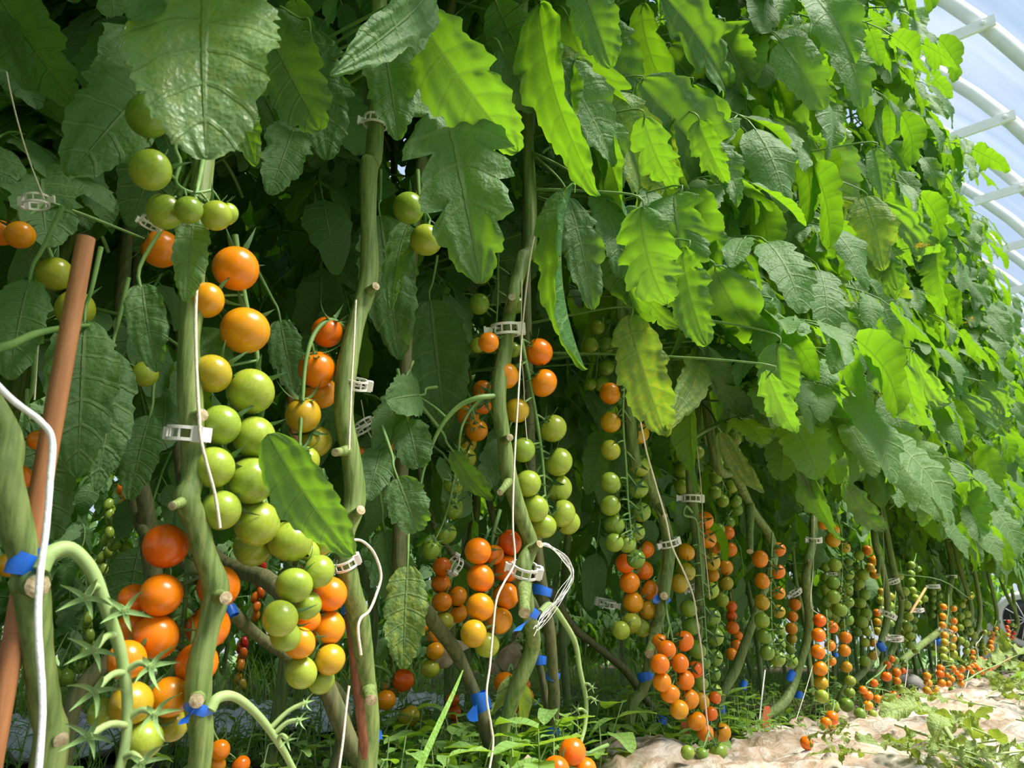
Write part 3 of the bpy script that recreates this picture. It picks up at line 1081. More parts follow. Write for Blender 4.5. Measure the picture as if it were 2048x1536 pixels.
truss('unripe bunch of green tomatoes with spiky calyxes under the big blurred leaf', .075,
      [(297, 232, 43, .05), (301, 340, 41, .10), (377, 420, 28, .12), (432, 431, 31, .2), (330, 423, 36, .16), (452, 428, 24, .12)],
      'b', [(372, 235), (350, 290), (360, 325), (352, 365), (385, 385), (425, 380)])
truss('tall bunch turning from orange at top to large pale green, nearest the camera', .03,
      [(472, 537, 45, .86), (490, 661, 47, .74), (501, 783, 46, .22), (508, 874, 42, .14), (502, 961, 47, .14), (514, 1047, 45, .14), (581, 1082, 44, .13),
       (412, 600, 36, .72), (425, 747, 38, .40), (441, 850, 40, .1), (427, 935, 42, .12), (442, 1020, 40, .12), (588, 1171, 36, .13), (560, 1237, 36, .12), (505, 1095, 38, .16),
       (637, 1143, 33, .12), (613, 1211, 30, .12), (571, 1272, 31, .13), (609, 1108, 30, .14), (641, 1080, 30, .14), (597, 1020, 32, .14)],
      'b', [(470, 470), (488, 590), (512, 700), (520, 800), (522, 900), (530, 1000), (570, 1080), (605, 1160), (590, 1250)], off=.014)
truss('half ripe orange and yellow bunch left of the blue tape on the reddish stake', -.015,
      [(660, 1188, 34, .92), (656, 1255, 34, .82), (660, 1319, 31, .52), (599, 1286, 31, .74), (602, 1345, 32, .2), (642, 1361, 27, .15), (616, 1237, 25, .82)],
      'b', [(640, 1140), (640, 1200), (635, 1280), (630, 1340)], off=.016)
truss('orange to olive bunch left of the open white clip on the stem', -.04,
      [(634, 739, 37, .9), (606, 830, 36, .56), (630, 883, 33, .38), (642, 785, 33, .74), (654, 664, 31, 1.0), (608, 922, 31, .25), (590, 985, 28, .15)],
      'b', [(690, 655), (660, 640), (630, 665), (612, 720), (605, 800), (600, 870), (598, 940)], off=-.012)
truss('large orange bunch low at left, red-orange tomato on top, green below', .0,
      [(331, 1092, 44, 1.05), (322, 1190, 42, .96), (311, 1274, 45, .88), (339, 1394, 39, .74), (263, 1406, 42, .52), (286, 1480, 39, .14), (437, 1173, 42, .96), (416, 1253, 43, .96), (393, 1328, 42, .92),
       (343, 1450, 32, .32), (254, 1320, 38, .85), (267, 1198, 30, .95), (263, 1255, 30, .85), (206, 1427, 30, .15)],
      'b', [(400, 1060), (378, 1100), (372, 1180), (365, 1260), (350, 1330), (320, 1410), (290, 1450)], off=.02)
truss('orange double column bunch at the middle, beside the low white clip', -.06,
      [(956, 1102, 27, .96), (1018, 1086, 26, 1.1), (961, 1156, 28, .9), (960, 1214, 28, .82), (1011, 1192, 27, .92), (998, 1242, 27, .78), (947, 1267, 27, .62), (1013, 1138, 27, 1.0), (974, 1290, 25, .3), (988, 1110, 20, .95)],
      'b', [(1000, 1020), (985, 1080), (985, 1150), (983, 1220), (975, 1270)], off=.016)
truss('dim orange bunch hanging in shade left of the middle orange bunch', -.24,
      [(884, 1133, 19, .98), (882, 1168, 20, .92), (884, 1204, 20, .85), (915, 1192, 20, .85), (915, 1226, 20, .8), (887, 1242, 20, .32), (842, 1250, 16, .8), (870, 1302, 18, .7), (860, 1337, 19, .32), (868, 1270, 15, .8)])
truss('bunch with two orange tomatoes above pale green pairs, right of the twine', -.02,
      [(1078, 704, 28, .92), (1086, 766, 29, .86), (1034, 821, 25, .5), (1106, 857, 28, .2), (1117, 924, 29, .13), (1117, 977, 28, .13), (1125, 1027, 27, .13), (1046, 900, 25, .1), (1056, 967, 27, .12), (1071, 1017, 27, .12), (1011, 751, 27, .8), (1088, 1052, 25, .13), (1137, 1045, 24, .13), (977, 685, 21, .92)],
      'b', [(1040, 665), (1055, 740), (1072, 830), (1085, 920), (1090, 990), (1100, 1030)], off=.015)
truss('shaded orange to green string of tomatoes left of the middle stem', -.13,
      [(953, 860, 23, .78), (936, 832, 22, .85), (963, 808, 22, .95), (965, 780, 20, .92), (931, 917, 22, .32), (933, 886, 20, .5), (905, 1017, 22, .12), (891, 1066, 22, .12), (863, 1099, 20, .12), (907, 970, 20, .14)],
      'f', [(1000, 795), (960, 800), (925, 850), (915, 920), (900, 1000), (885, 1050)], off=-.012)
truss('two-column bunch with dark stalk and star calyxes in front, orange to green', -.03,
      [(1220, 787, 22, .82), (1269, 809, 22, .82), (1221, 845, 21, .6), (1276, 867, 22, .52), (1221, 900, 21, .3), (1278, 932, 22, .2), (1221, 966, 22, .1), (1276, 977, 20, .1), (1221, 1011, 21, .08), (1282, 1024, 20, .06), (1229, 1049, 21, .08), (1253, 1087, 19, .06), (1272, 1118, 19, .06), (1229, 1085, 19, .08), (1272, 1064, 18, .06)],
      'f', [(1248, 640), (1248, 700), (1247, 770), (1246, 850), (1252, 930), (1256, 1000), (1262, 1060), (1268, 1095)], off=-.013)
truss('compact orange bunch directly below the dark-stalked green bunch', -.06,
      [(1250, 1127, 19, 1.02), (1288, 1141, 19, .98), (1259, 1165, 21, .88), (1297, 1180, 20, .88), (1266, 1205, 21, .74), (1293, 1221, 19, .64), (1263, 1246, 20, .28), (1284, 1257, 17, .22), (1242, 1261, 18, .18), (1291, 1099, 18, .98)], 'b')
truss('bunch under the hooked stalk, orange stars above and dark green below', -.04,
      [(1408, 1041, 19, .9), (1414, 1078, 19, .82), (1423, 1123, 18, .5), (1372, 1104, 18, .7), (1372, 1144, 19, .42), (1358, 1167, 19, .5), (1421, 1181, 17, .12), (1377, 1217, 18, .05), (1423, 1234, 18, .05), (1383, 1253, 18, .05), (1429, 1274, 18, .05), (1394, 1299, 19, .05), (1429, 1316, 17, .05), (1404, 1324, 17, .05), (1427, 1348, 14, .05), (1402, 1366, 15, .08), (1429, 1383, 15, .12)],
      'f', [(1392, 1040), (1398, 1090), (1403, 1150), (1408, 1210), (1412, 1270), (1416, 1330), (1420, 1370)], hook=[(1384, 1025), (1372, 1012), (1368, 1030)], off=-.010)
truss('shaded bunch behind the hooked-stalk bunch, green at top then orange', -.17,
      [(1454, 1066, 15, .95), (1459, 1099, 15, .9), (1450, 1135, 16, .8), (1452, 1167, 15, .42), (1444, 1200, 14, .22), (1473, 1019, 13, .06), (1457, 1045, 13, .06), (1438, 1059, 12, .06), (1428, 1095, 14, .85), (1425, 1150, 14, .7)])
truss('bright glossy orange bunch lowest at centre right, above the pale sheet', .0,
      [(1368, 1282, 20, .96), (1333, 1299, 19, .96), (1359, 1326, 19, 1.0), (1320, 1328, 19, .98), (1369, 1360, 20, .92), (1324, 1364, 19, .82), (1340, 1387, 19, .85), (1378, 1398, 20, .84), (1358, 1419, 19, .7), (1320, 1284, 16, .9), (1391, 1339, 16, 1.02), (1402, 1402, 17, .6), (1393, 1442, 19, .8), (1410, 1465, 17, .85), (1444, 1465, 18, .74), (1421, 1427, 14, 1.0), (1429, 1396, 13, 1.02)],
      'b', [(1335, 1235), (1345, 1280), (1350, 1340), (1365, 1400), (1400, 1440), (1425, 1455)], hook=[(1330, 1200, -.03)], off=.016)
truss('green tomatoes resting on the pale sheet under the bright orange bunch', .03,
      [(1375, 1505, 14, .03), (1436, 1503, 18, .06), (1404, 1509, 13, .05)], 'b', [(1418, 1462), (1412, 1480), (1408, 1492)], off=.008)
truss('hanging bunch at the bend of the leaning stem, orange top to green tip', -.02,
      [(1520, 1118, 17, .9), (1557, 1099, 14, .98), (1524, 1162, 16, .84), (1555, 1143, 15, .96), (1524, 1205, 16, .55), (1557, 1186, 13, .8), (1557, 1223, 13, .5), (1524, 1241, 16, .16), (1528, 1273, 15, .06), (1558, 1259, 11, .08), (1534, 1305, 15, .08), (1555, 1317, 16, .10), (1583, 1323, 13, .08), (1560, 1289, 11, .08)],
      'f', [(1545, 1065), (1543, 1110), (1541, 1160), (1542, 1210), (1544, 1260), (1550, 1295)], off=-.009)
truss('small orange column in shade just right of the leaning stem bunch', -.12,
      [(1590, 1209, 12, .9), (1585, 1233, 11, .88), (1583, 1257, 12, .8), (1583, 1277, 11, .45), (1581, 1299, 10, .08)])
truss('red-orange column in shade behind the leaf below the leaning stem', -.16,
      [(1463, 1213, 11, 1.1), (1463, 1232, 11, 1.08), (1465, 1255, 13, 1.0), (1473, 1291, 12, .95), (1463, 1308, 12, .85), (1476, 1272, 10, .9)])
truss('tall bunch, amber tomatoes over bright green ones, left of the second white tag', -.02,
      [(1668, 1059, 11, .72), (1647, 1049, 11, .74), (1666, 1080, 15, .6), (1670, 1130, 13, .1), (1666, 1166, 14, .06), (1667, 1194, 14, .06), (1679, 1219, 15, .06), (1695, 1239, 12, .06), (1695, 1177, 11, .08), (1697, 1204, 11, .08), (1697, 1148, 11, .1), (1690, 1095, 11, .5)],
      'f', [(1672, 1025), (1682, 1060), (1684, 1100), (1684, 1150), (1682, 1190), (1686, 1220)], off=-.007)
truss('red-orange to green column bunch over the ridge of the sheet', .01,
      [(1639, 1241, 13, 1.08), (1664, 1254, 12, 1.02), (1637, 1270, 14, .98), (1636, 1304, 14, .92), (1640, 1337, 15, .84), (1642, 1366, 14, .5), (1644, 1393, 13, .16), (1665, 1413, 14, .06), (1660, 1291, 11, .9), (1662, 1322, 10, .85)],
      'b', [(1652, 1220), (1655, 1260), (1656, 1310), (1656, 1360), (1656, 1400)], off=-.008)
truss('orange to pale green column right beside the red-orange column bunch', .0,
      [(1691, 1275, 12, .88), (1689, 1301, 12, .82), (1693, 1334, 11, .6), (1700, 1362, 11, .24), (1699, 1385, 11, .13), (1693, 1410, 14, .06)], 'b')
truss('three orange tomatoes low against the sheet under the columns', .06,
      [(1664, 1436, 14, .96), (1666, 1456, 13, .88), (1652, 1446, 11, .9)], 'b', [(1668, 1400), (1667, 1415), (1664, 1430)])
truss('narrow green bunch between the double column and the clipped twin stems', -.06,
      [(1726, 1150, 12, .14), (1718, 1111, 10, .1), (1729, 1190, 11, .1), (1732, 1227, 12, .08), (1724, 1244, 12, .08), (1734, 1264, 9, .14), (1730, 1285, 9, .2), (1730, 1322, 11, .1), (1745, 1310, 10, .5), (1745, 1285, 9, .62), (1720, 1168, 9, .1), (1722, 1206, 10, .1)])
truss('small amber group in shade above the narrow green bunch', -.14,
      [(1734, 1101, 10, .9), (1747, 1121, 11, .75), (1749, 1148, 10, .7), (1740, 1135, 9, .6)])
truss('single column of round light green tomatoes right of the pale twin stem', -.02,
      [(1798, 1152, 9, .16), (1809, 1183, 9.5, .15), (1813, 1210, 9.5, .15), (1817, 1233, 9.5, .13), (1815, 1254, 9.5, .12), (1819, 1272, 9, .1), (1821, 1291, 8.5, .08), (1831, 1301, 7, .08)], 'b')
truss('darker green bunch hanging left of the tan stick', -.08,
      [(1823, 1130, 8, .06), (1822, 1148, 8, .06), (1823, 1163, 8, .06), (1825, 1181, 8, .07), (1831, 1196, 8, .08), (1848, 1197, 8, .1), (1836, 1138, 7, .06), (1838, 1205, 6, .08)], far=True)
truss('red-orange bunch resting low on the sheet right of the three orange ones', .06,
      [(1736, 1391, 10, 1.0), (1736, 1411, 10, .7), (1768, 1400, 10, 1.02), (1787, 1391, 10, 1.02), (1797, 1408, 9, .85), (1765, 1419, 10, .72), (1775, 1433, 11, .75), (1789, 1426, 9, .85), (1748, 1366, 8, 1.05), (1773, 1353, 10, 1.05), (1726, 1380, 8, 1.0), (1755, 1398, 8, .9)])
truss('green tomatoes on the ridge left of the low red-orange bunch', .06,
      [(1720, 1428, 12, .05), (1745, 1428, 9, .06), (1730, 1441, 9, .05), (1757, 1432, 8, .06)], far=True)
truss('orange and red bunch under the joined clip of the twin stems', -.02,
      [(1793, 1345, 9, .88), (1805, 1341, 7, 1.1), (1794, 1362, 8, .85), (1800, 1376, 8, .1), (1775, 1330, 8, 1.0), (1783, 1318, 7, 1.0), (1806, 1325, 8, .05), (1790, 1320, 8, .06)], far=True)
truss('double column of amber tomatoes turning green, beside the farthest blue tape', .0,
      [(1907, 1217, 7, .7), (1887, 1214, 7, .82), (1886, 1233, 7, .8), (1907, 1242, 7.5, .88), (1906, 1258, 8.5, .82), (1905, 1276, 8.5, .7), (1904, 1293, 8, .45), (1907, 1307, 8, .22), (1900, 1323, 8, .13), (1889, 1271, 7.5, .7), (1889, 1285, 8, .55), (1888, 1301, 8, .32), (1887, 1315, 8, .16), (1885, 1250, 7, .8)], far=True)
truss('long green column bunch right of the amber double column', .0,
      [(1939, 1190, 9, .14), (1938, 1213, 8.5, .14), (1933, 1228, 8.5, .14), (1933, 1245, 8.5, .13), (1938, 1261, 9, .12), (1947, 1270, 8, .1), (1931, 1287, 8, .1), (1933, 1302, 7.5, .1), (1940, 1318, 6.5, .1), (1920, 1255, 7, .12), (1922, 1232, 7, .13), (1924, 1210, 7, .14), (1922, 1280, 7, .12)], far=True)
truss('yellow-orange bunch touching the sheet left of the far white string', .06,
      [(1854, 1352, 8, .78), (1856, 1366, 8.5, .72), (1854, 1381, 8, .64), (1870, 1378, 7.5, .74), (1867, 1392, 8, .62)], far=True)
truss('orange bunch right of the far white string, green pair at its tip', .06,
      [(1880, 1348, 8, 1.02), (1883, 1366, 8.5, .78), (1881, 1337, 8, .92), (1906, 1337, 7, .88), (1923, 1338, 7.5, .92), (1920, 1353, 7.5, .9), (1922, 1367, 7, .84), (1896, 1367, 7, .9), (1903, 1358, 7, .8), (1905, 1381, 8, .06), (1920, 1383, 8, .06), (1893, 1350, 6, .9), (1912, 1345, 6, .95)], far=True)
# the far end of the row: small mixed bunches
for (lab, X, f) in (
        ('far small orange bunch left of the far orange column', .04, [(1946, 1304, 5, .95), (1946, 1316, 5.5, .9), (1950, 1330, 6, .8), (1944, 1332, 5, .95), (1956, 1325, 5, 1.0), (1938, 1336, 5, .95), (1945, 1344, 5, .9)]),
        ('far red-orange bunch just above the sheet at the row end', .05, [(1962, 1318, 5, 1.05), (1966, 1330, 5, 1.0), (1972, 1322, 5, 1.08), (1958, 1338, 5, 1.0), (1970, 1338, 4.5, 1.1), (1977, 1330, 5, 1.1), (1979, 1340, 5, 1.05), (1964, 1345, 4.5, 1.0)]),
        ('far orange column of tomatoes among green ones', .04, [(1984, 1267, 5, .9), (1985, 1276, 5.5, .92), (1982, 1285, 5.5, .88), (1982, 1294, 5.5, .82), (1983, 1302, 5.5, .76), (1992, 1264, 4.5, .2), (1994, 1270, 4.5, .15), (1999, 1276, 4.5, .13), (1992, 1257, 4.5, .85), (1988, 1307, 5, .2), (1996, 1311, 5, .16)]),
        ('far yellow and green bunch left of the far orange column', .03, [(1968, 1296, 4.5, .16), (1973, 1300, 4.5, .15), (1971, 1306, 4.5, .55), (1977, 1302, 4.5, .2), (1966, 1290, 4.5, .2), (1970, 1264, 4.5, .2), (1977, 1266, 4.5, .15), (1980, 1271, 4.5, .4)]),
        ('far small dark red bunch beside the twine, lower of two', .05, [(2000, 1283, 4, 1.3), (1998, 1292, 4, 1.32), (2003, 1296, 4, 1.3), (2006, 1300, 4, 1.35), (2002, 1304, 4, 1.3), (1996, 1299, 4, 1.3)]),
        ('farthest bunch, dark red over green, beside the white machine', .06, [(2016, 1243, 4, 1.3), (2014, 1254, 4, 1.25), (2017, 1262, 4, 1.2), (2027, 1266, 4.5, 1.35), (2024, 1275, 4.5, 1.35), (2016, 1270, 4, .8), (2016, 1280, 4, .1), (2018, 1288, 4, .08), (2014, 1294, 4, .08), (2022, 1292, 4, .08), (2028, 1288, 4, .08), (2030, 1296, 4, .08), (2025, 1250, 4, .1), (2030, 1252, 4, .1)])):
    truss(lab, X, f, far=True)
FR = random.Random(9)
for i in range(16):
    x = FR.uniform(1640, 1965)
    ys_ = float(np.interp(x, [1640, 1965], [1090, 1200]))
    ye = float(np.interp(x, [1640, 1965], [1330, 1320]))
    y = FR.uniform(ys_, ye - 40)
    r = float(np.interp(x, [1640, 1965], [10.5, 6]))
    n = FR.randint(6, 9)
    t0 = FR.choice((.1, .1, .5, .9))
    fr_ = [(x + (r * .9 if j % 2 else -r * .9) + FR.uniform(-2, 2), y + j * r * 1.05, r * FR.uniform(.85, 1.05), max(.06, t0 - .8 * j / n)) for j in range(n)]
    truss('small half hidden bunch in shade behind the front bunches of the far row', -.15, fr_, far=True, group='half hidden bunches in the far row')
# near the ground and in the shade
truss('three bright orange tomatoes at the bottom edge, in front of the sheet', -.02,
      [(1145, 1503, 27, 1.0), (1112, 1541, 28, 1.02), (1168, 1540, 25, 1.0)], 'b', [(1215, 1490), (1190, 1500), (1150, 1520)], off=.016)
truss('red tomato with two olive ones low behind the green blade of grass', -.30,
      [(806, 1360, 22, 1.12), (818, 1433, 22, .45), (772, 1400, 20, .8), (786, 1375, 18, .9)], 'b', [(745, 1330), (775, 1345), (795, 1390)])
truss('orange bunch hidden behind the crumpled leaf on the middle stem', -.20,
      [(1010, 1366, 22, .92), (1048, 1395, 20, .92), (1042, 1412, 19, .9), (1045, 1428, 14, .88), (1046, 1370, 15, 1.05)])
truss('dim orange bunch among weeds behind the diagonal stem', -.45,
      [(905, 1400, 14, 1.05), (908, 1425, 15, 1.05), (905, 1448, 15, 1.0), (910, 1470, 13, .8)])
truss('orange tomatoes low at the bottom left, behind the wavy stem', -.12,
      [(440, 1500, 20, .85), (482, 1530, 18, .95), (435, 1530, 16, .8)], 'b', [(415, 1420), (430, 1470), (455, 1505)])
truss('unripe pair of green tomatoes in front of a dark leaf near the upper clip', -.02,
      [(852, 480, 32, .16), (817, 416, 32, .08), (895, 474, 20, .18)], 'b', [(835, 340), (840, 400), (860, 440)])
truss('pale green tomatoes in shade above the middle white clip', -.13,
      [(962, 548, 20, .12), (958, 608, 21, .1), (955, 690, 16, .16), (1033, 610, 18, .1), (1026, 700, 16, .14), (1030, 560, 16, .1)])
truss('chain of small green tomatoes below the folded grey leaf', -.10,
      [(1212, 690, 18, .08), (1212, 735, 17, .08), (1203, 768, 16, .08), (1181, 769, 12, .1), (1182, 690, 15, .12), (1195, 655, 15, .1)])
truss('lone dark green tomato among leaves at the top', -.06, [(1085, 166, 22, .05), (1070, 210, 15, .05)], 'b', [(1100, 110), (1090, 140), (1080, 180)])
truss('green chain hanging behind the stem with the hooked stalk', -.16,
      [(1363, 941, 15, .12), (1363, 973, 15, .12), (1395, 905, 14, .12), (1388, 980, 14, .12), (1360, 910, 13, .12)])
truss('green chain left of the clip on the leaning stem', -.14,
      [(1469, 878, 14, .12), (1467, 905, 15, .12), (1433, 924, 14, .12), (1431, 955, 13, .1), (1462, 973, 14, .1), (1471, 1002, 13, .1), (1445, 1002, 13, .1), (1430, 985, 13, .1)])
truss('dim orange group in shade right of the second stem', -.30,
      [(714, 912, 19, .95), (764, 932, 20, .95), (716, 950, 19, .9), (762, 968, 18, .85), (776, 885, 19, 1.0)])
truss('dim orange tomatoes in deep shade at the upper left edge', -.16, [(40, 470, 28, .8), (3, 466, 26, .9), (322, 498, 38, .9)], 'b', [(90, 400), (60, 430), (30, 440)])
truss('dim olive tomatoes in deep shade beside the wooden stake', -.18, [(110, 548, 34, .3), (150, 618, 38, .2), (172, 705, 32, .35), (240, 745, 24, .2), (290, 748, 26, .2)])
truss('two orange tomatoes at the left edge behind the thick stem', -.12, [(20, 892, 21, .95), (40, 955, 24, .95), (20, 1130, 26, .6), (75, 880, 20, .9)])
truss('small green tomatoes behind the ripe bunch right of the stake', -.5, [(235, 1040, 14, .2), (246, 1065, 13, .15), (228, 1090, 13, .15), (250, 1095, 12, .1), (105, 1350, 16, .1), (128, 1355, 18, .08)])
# stalks already picked bare
def bare_truss(label, pts, X, rad, cal, cr):
    P = [PX(x, y, X) for x, y in pts]
    root = empty('bare_truss', P[0])
    tag(root, label, 'fruit stalk')
    mb = MB()
    S = tube(mb, P, [rad * (1 - .5 * i / len(P)) for i in range(len(P))], n=10, k=6, wob=.06)
    for (x, y) in cal:
        c = PX(x, y, X + .012)
        tgt = min(S, key=lambda q: (q - c).length)
        tube(mb, [tgt, tgt.lerp(c, .5) + Vector((0, 0, .003)), c], [rad * .5, rad * .4, rad * .45], n=6, k=3)
        ax = (c - tgt).normalized() * .6 + (CAM - c).normalized() * .6 + Vector((0, 0, -.3))
        k = link('calyx', random.choice(CALYX_P), root)
        k.matrix_local = Matrix.Translation(c - ax.normalized() * cr * .9 - root.location) @ ax.to_track_quat('Z', 'Y').to_matrix().to_4x4() @ Matrix.Scale(cr, 4)
    build('stalk', mb, M['stalk_pale'], root)


bare_truss('picked bare fruit stalk with star calyxes arching from the nearest stem', [(82, 1140), (100, 1108), (140, 1098), (182, 1140), (212, 1215), (240, 1300), (254, 1390), (252, 1480), (236, 1550)], .075, .0042,
           [(172, 1195), (250, 1222), (188, 1300), (302, 1332), (190, 1382), (310, 1428), (178, 1472), (284, 1525)], .0095)
bare_truss('picked bare fruit stalk bending down from the wavy stem', [(420, 1420), (436, 1396), (470, 1394), (515, 1430), (560, 1490), (590, 1545)], .03, .0036, [(575, 1480), (612, 1405), (600, 1440)], .005)
bare_truss('picked bare fruit stalk drooping right of the knotted twine', [(1080, 1225), (1100, 1210), (1125, 1240), (1150, 1285), (1160, 1340), (1172, 1400), (1170, 1450), (1160, 1490)], -.05, .0042, [(1185, 1375), (1190, 1400), (1155, 1420)], .006)
# ------------------------------------------------------------------ clips, tapes, twine, stakes
def clip_mesh():
    """trellis clip: a ladder-like half ring, hinge block and latch tab. Unit ring radius 1, axis Z."""
    mb = MB()

    def arc(z0, z1, r0, r1, a0, a1, n):
        V, F = [], []
        for i in range(n + 1):
            a = a0 + (a1 - a0) * i / n
            for (r, z) in ((r0, z0), (r1, z0), (r1, z1), (r0, z1)):
                V.append((r * math.cos(a), r * math.sin(a), z))
        for i in range(n):
            for j in range(4):
                F.append((i * 4 + j, i * 4 + (j + 1) % 4, (i + 1) * 4 + (j + 1) % 4, (i + 1) * 4 + j))
        F.append((3, 2, 1, 0))
        F.append((n * 4, n * 4 + 1, n * 4 + 2, n * 4 + 3))
        mb.add(V, F)

    for (z0, z1) in ((-.42, -.24), (.24, .42)):
        arc(z0, z1, .96, 1.10, -2.6, 2.6, 30)
    for k in range(17):
        a = -2.55 + 5.1 * k / 16
        if abs(k - 8) % 2 == 0: arc(-.26, .26, .98, 1.08, a - .05, a + .05, 1)

    def box(c, s):
        V = [(c[0] + s[0] * i, c[1] + s[1] * j, c[2] + s[2] * k) for i in (-1, 1) for j in (-1, 1) for k in (-1, 1)]
        mb.add(V, [(0, 1, 3, 2), (4, 6, 7, 5), (0, 4, 5, 1), (2, 3, 7, 6), (0, 2, 6, 4), (1, 5, 7, 3)])

    box((-1.05, .42, 0), (.24, .12, .46))
    box((-1.05, -.42, 0), (.24, .10, .40))
    box((-1.30, .0, 0), (.12, .38, .40))
    return mb.mesh('plant_clip', M['clip'], smooth=False)


def latch_mesh():
    mb = MB()
    V = [(x, y, z) for x in (1.02, 1.60) for y in (-.06, .06) for z in (-.28, .28)]
    mb.add(V, [(0, 1, 3, 2), (4, 6, 7, 5), (0, 4, 5, 1), (2, 3, 7, 6), (0, 2, 6, 4), (1, 5, 7, 3)])
    V = [(x, y, z) for x in (1.46, 1.62) for y in (-.14, .14) for z in (-.36, .36)]
    mb.add(V, [(0, 1, 3, 2), (4, 6, 7, 5), (0, 4, 5, 1), (2, 3, 7, 6), (0, 2, 6, 4), (1, 5, 7, 3)])
    return mb.mesh('latch', M['clip'], smooth=False)


CLIP, LATCH = clip_mesh(), latch_mesh()


def clip(px, py, w, X, label, spin=0, tilt=0, pitch=0, group=None):
    """w: width of the ring in the picture; spin turns the latch round the stem; tilt leans the ring sideways in view"""
    c = PX(px, py, X)
    r = w * depth(c) / FPX / 2.2
    o = link('plant_clip', CLIP)
    tag(o, label, 'plant clip', group)
    view = Matrix.Rotation(math.radians(tilt), 3, _fh) @ Matrix.Rotation(math.radians(pitch), 3, C_R) @ Matrix.Rotation(YAW + math.radians(spin), 3, 'Z')
    o.matrix_world = Matrix.Translation(c) @ view.to_4x4() @ Matrix.Scale(r, 4)
    link('latch', LATCH, o)
    return o


clip(374, 868, 78, .025, 'blurred pinkish-white clip on the wavy stem beside the big green tomatoes', 160, 4, 10)
clip(1012, 660, 60, -.02, 'white clip on the middle stem, beside orange tomatoes', 180, -4, 12)
clip(712, 768, 52, -.015, 'open white double-loop clip on the second stem, above the cut side shoot', 200, 12, 26)
clip(690, 1126, 50, -.02, 'white clip half behind a green leaf tip, low on the second stem', 185, -20, 30)
clip(1050, 1140, 56, -.02, 'white clip with twine tied to it, beside the orange double bunch', 190, 14, 28)
clip(752, 243, 50, -.02, 'white clip highest up, partly covered by the large lit leaf', 180, 6, 10)
clip(72, 403, 50, -.10, 'dim white clip on a thread in the dark upper left', 0, -8, 8)
clip(300, 446, 40, .045, 'white tag-like clip behind the unripe green tomatoes', 180, 18, 0)
clip(1338, 1086, 38, -.03, 'white clip tilted on the stem left of the hooked stalk', 200, -14, 14)
clip(1382, 997, 40, -.05, 'white clip directly above the hooked fruit stalk', 180, 2, 8)
clip(1474, 946, 34, -.03, 'white clip at the top of the leaning stem', 180, 4, 14)
clip(1388, 1176, 30, -.08, 'white clip behind twine among green tomatoes, below the hooked stalk', 180, -24, 10)
clip(1627, 1080, 28, -.04, 'white clip under the hanging leaf tips, left of the amber bunch', 200, 0, 14)
clip(1590, 1186, 24, -.10, 'tilted white clip above the small orange column in shade', 180, -28, 8)
clip(1213, 1207, 38, -.30, 'grey-looking clip in shade left of the compact orange bunch', 0, 12, 12)
clip(1664, 1148, 16, -.06, 'small white tag clip beside the tall bunch of amber and green tomatoes', 180, 0, 4)
clip(1776, 1229, 26, -.02, 'white clip lying across the first twin stem', 180, 26, 10)
clip(1785, 1163, 22, -.02, 'white clip joining the twin stems, upper of two', 180, -16, 10)
clip(1789, 1277, 26, -.02, 'white clip round both twin stems, lower of two', 180, -2, 12)
clip(1893, 1262, 22, -.02, 'white clip at the bend of the dark slanting stem', 180, 24, 8)
clip(1866, 1173, 20, -.06, 'faint white clip left of the dark slanting stem', 180, -2, 6)
clip(1903, 1153, 16, -.02, 'small white clip at the top of the slanting stem', 180, 0, 6)
clip(1836, 1221, 18, -.05, 'white clip right of the tan stick', 180, -8, 8)
clip(728, 852, 46, -.26, 'dim slanting clip on a thread right of the second stem', 0, -35, 6)
clip(842, 640, 40, -.30, 'dim clip in deep shade left of the middle stem', 0, 16, 10)
clip(910, 1130, 36, -.22, 'white clip ring in shade left of the orange double bunch', 30, -60, 40)
clip(795, 905, 26, -.34, 'dim clip hanging on the slanting thread behind round leaves', 0, -30, 10)
clip(240, 905, 26, -.62, 'thin clip in the gap behind the wavy stem', 0, 60, 10)


def strip(mb, P, W, th=.0004, axis=None):
    """flat ribbon along world points P, width vector per point"""
    V, F = [], []
    for p, w in zip(P, W):
        V += [tuple(p - w), tuple(p + w)]
    n = len(P)
    for i in range(n - 1):
        F.append((2 * i, 2 * i + 1, 2 * i + 3, 2 * i + 2))
    mb.add(V, F)


def tape(px, py, wpx, hpx, X, label, tilt=0, tail=None, group=None):
    """blue tying tape: a band round the stem, and its loose tail"""
    c = PX(px, py, X)
    k = depth(c) / FPX
    r, h = wpx * k / 2, hpx * k / 2
    root = empty('tying_tape', c)
    tag(root, label, 'plant tie', group)
    ax = Matrix.Rotation(math.radians(tilt), 3, _fh) @ Vector((0, 0, 1))
    u = ax.orthogonal().normalized()
    v = ax.cross(u)
    mb = MB()
    V, F = [], []
    n = 28
    for i in range(n + 1):
        a = 2 * PI * i / n * 1.12
        rr = r * (1 + .05 * i / n + .04 * math.sin(3 * a))
        q = (u * math.cos(a) + v * math.sin(a)) * rr
        for e in (-1, -.3, .3, 1):
            V.append(tuple(c + q * (1 + .05 * (1 - e * e)) + ax * h * e * (1 + .1 * math.sin(2 * a))))
    for i in range(n):
        for j in range(3):
            F.append((i * 4 + j, i * 4 + j + 1, (i + 1) * 4 + j + 1, (i + 1) * 4 + j))
    mb.add(V, F)
    build('band', mb, M['tape'], root)
    if tail:
        P = [PX(x, y, X + r * .7) for x, y in tail]
        S = catmull(P, 5)
        mb = MB()
        w = (ax * h * .9 + C_R * h * .2)
        strip(mb, S, [Matrix.Rotation(.9 * i / len(S), 3, C_F) @ w * (1 - .25 * i / len(S)) for i in range(len(S))])
        build('tail', mb, M['tape'], root)


